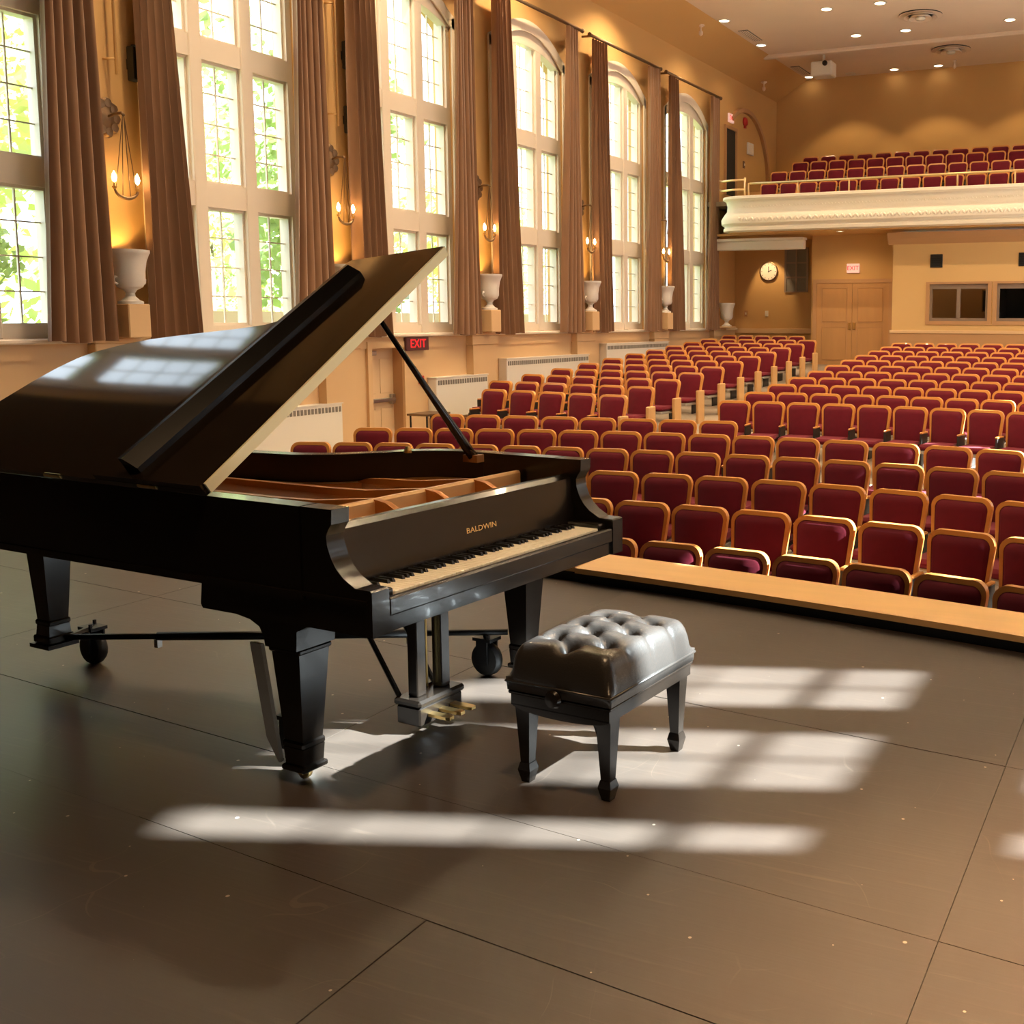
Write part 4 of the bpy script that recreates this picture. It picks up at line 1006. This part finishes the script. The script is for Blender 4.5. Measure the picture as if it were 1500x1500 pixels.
for sx in (-1, 1):
    for sy in (-1, 1):
        u, v = sx*(hl-.045), sy*(hw_-.035)
        G().frustum((u, v, .07), .018, .018, (u, v, .285), .030, .030).frustum((u, v, .045), .026, .026, (u, v, .07), .020, .020).frustum((u, v, 0), .016, .016, (u, v, .045), .026, .026).build('leg', 'piano', B)
for s in (-1, 1):
    a = s*(hl+.002)
    G().lathe([(.010, 0), (.010, s*.02), (.028, s*.022), (.032, s*.032), (.026, s*.044), (0, s*.046)], (a, 0, .345), 14, 'x').build('height_knob', 'piano', B, 40)

# ---------------------------------------------------------------- small items at the left block
t = thing('bag', 'dark bag left on the floor beside the left block of seats', 'bag', (-10.72, 15.05, floor_z(15.05)))
g = G(); g.lathe([(.0, 0), (.22, .0), (.25, .10), (.22, .22), (.12, .34), (0, .36)], (0, 0, 0), 14); g.build('body', 'rubber', t, True)
G().tube([(0, -.12, .30), (0, -.06, .44), (0, .06, .44), (0, .12, .30)], .015, 6).build('strap', 'rubber', t, True)
t = thing('folding_table', 'thin low table standing beside the radiator near the left seats', 'table', (-11.05, 14.35, floor_z(14.35)-.12))
G().box(-.2, .2, -.3, .3, .62, .65).build('top', 'antique', t)
for sx in (-1, 1):
    for sy in (-1, 1): G().tube([(sx*.16, sy*.26, 0), (sx*.16, sy*.26, .62)], .015, 6).build('leg', 'black_metal', t)

# ---------------------------------------------------------------- unseen warm spots added to brighten the floor corner and keys
for x, y, e, an in ((.75, 2.1, 9500, 40), (-.8, 1.9, 1000, 70)):
    l = lamp('stage_lamp', 'SPOT', (x, y, 6.6), e, (1, .64, .34), spot_size=R(an), spot_blend=1, shadow_soft_size=.15); aim(l, (.02, .05, -1))

# ---------------------------------------------------------------- outdoors
struct(G().box(-70, XL-.45, -30, 80, -1.3, -1.0).build('ground', 'grass'))
def foliage(seed, r, h, n=1500, ls=1):
    rnd = random.Random(seed); g = G(); vs = []; fs = []
    blobs = [(rnd.gauss(0, r*.45), rnd.gauss(0, r*.45), h*rnd.uniform(.25, 1.0), r*rnd.uniform(.35, .6)) for _ in range(16)]
    for _ in range(n):
        bx, by, bz, br = rnd.choice(blobs)
        d = Vector((rnd.gauss(0, 1), rnd.gauss(0, 1), rnd.gauss(0, 1))).normalized()*br*rnd.uniform(.5, 1.05)
        c = Vector((bx, by, bz))+d; a = Vector((rnd.gauss(0, 1), rnd.gauss(0, 1), rnd.gauss(0, 1))).normalized(); b = a.orthogonal().normalized(); s = rnd.uniform(.10, .22)*ls
        k = len(vs); vs += [c+a*s, c+b*s*.55, c-a*s, c-b*s*.55]; fs.append((k, k+1, k+2, k+3))
    return g.add(vs, fs)
TREES = [(-20.5, 13.2, 9.0, 2.4, 'leaf'), (-19.5, 20.6, 9.0, 2.4, 'leaf2'), (-27.5, 25.0, 10.0, 2.7, 'leaf'), (-22.0, 31.0, 7.5, 2.1, 'leaf'), (-33, 30.0, 9.0, 2.3, 'leaf2'), (-31, 46, 8.0, 2.6, 'leaf'), (-15.6, 9.3, 4.0, 1.1, 'leaf2'), (-40, 60, 8.5, 2.6, 'leaf2')]
TN = ['leafy yellow-green tree outside', 'darker green tree outside', 'sunlit tree outside', 'far sunlit tree outside', 'far dark green tree outside', 'distant yellow-green tree outside', 'bushy green tree close outside', 'distant green tree outside']
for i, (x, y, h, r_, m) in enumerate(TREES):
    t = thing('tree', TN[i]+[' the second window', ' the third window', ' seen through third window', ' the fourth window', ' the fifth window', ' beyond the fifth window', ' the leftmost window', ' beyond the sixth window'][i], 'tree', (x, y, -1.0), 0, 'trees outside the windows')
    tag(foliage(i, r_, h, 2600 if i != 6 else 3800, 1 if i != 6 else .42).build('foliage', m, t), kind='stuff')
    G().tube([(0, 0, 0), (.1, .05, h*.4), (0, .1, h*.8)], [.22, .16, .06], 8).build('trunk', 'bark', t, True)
t = thing('garden_wall', 'pale garden wall with white coping outside the second window', 'wall', (-14.6, 0, -1.0))
G().box(-.2, .2, 12.6, 24, 0, 2.5).build('masonry', 'stone', t); G().box(-.32, .32, 12.5, 24.1, 2.5, 2.72).build('coping', 'white', t)
t = thing('neighbour_house', 'pale gabled house outside the fourth and fifth windows', 'house', (-37, 38, -1.0))
G().box(-4, 4, -5, 5, 0, 7.5).build('wall', 'stone', t); G().prism([(-5.4, 7.5), (0, 11.0), (5.4, 7.5)], -4.3, 4.3, 'x').build('roof', 'brick', t)
for y in (-3, 0, 3): G().box(4.0, 4.08, y-.6, y+.6, 3.5, 5.6).build('window', 'dark_glass', t)
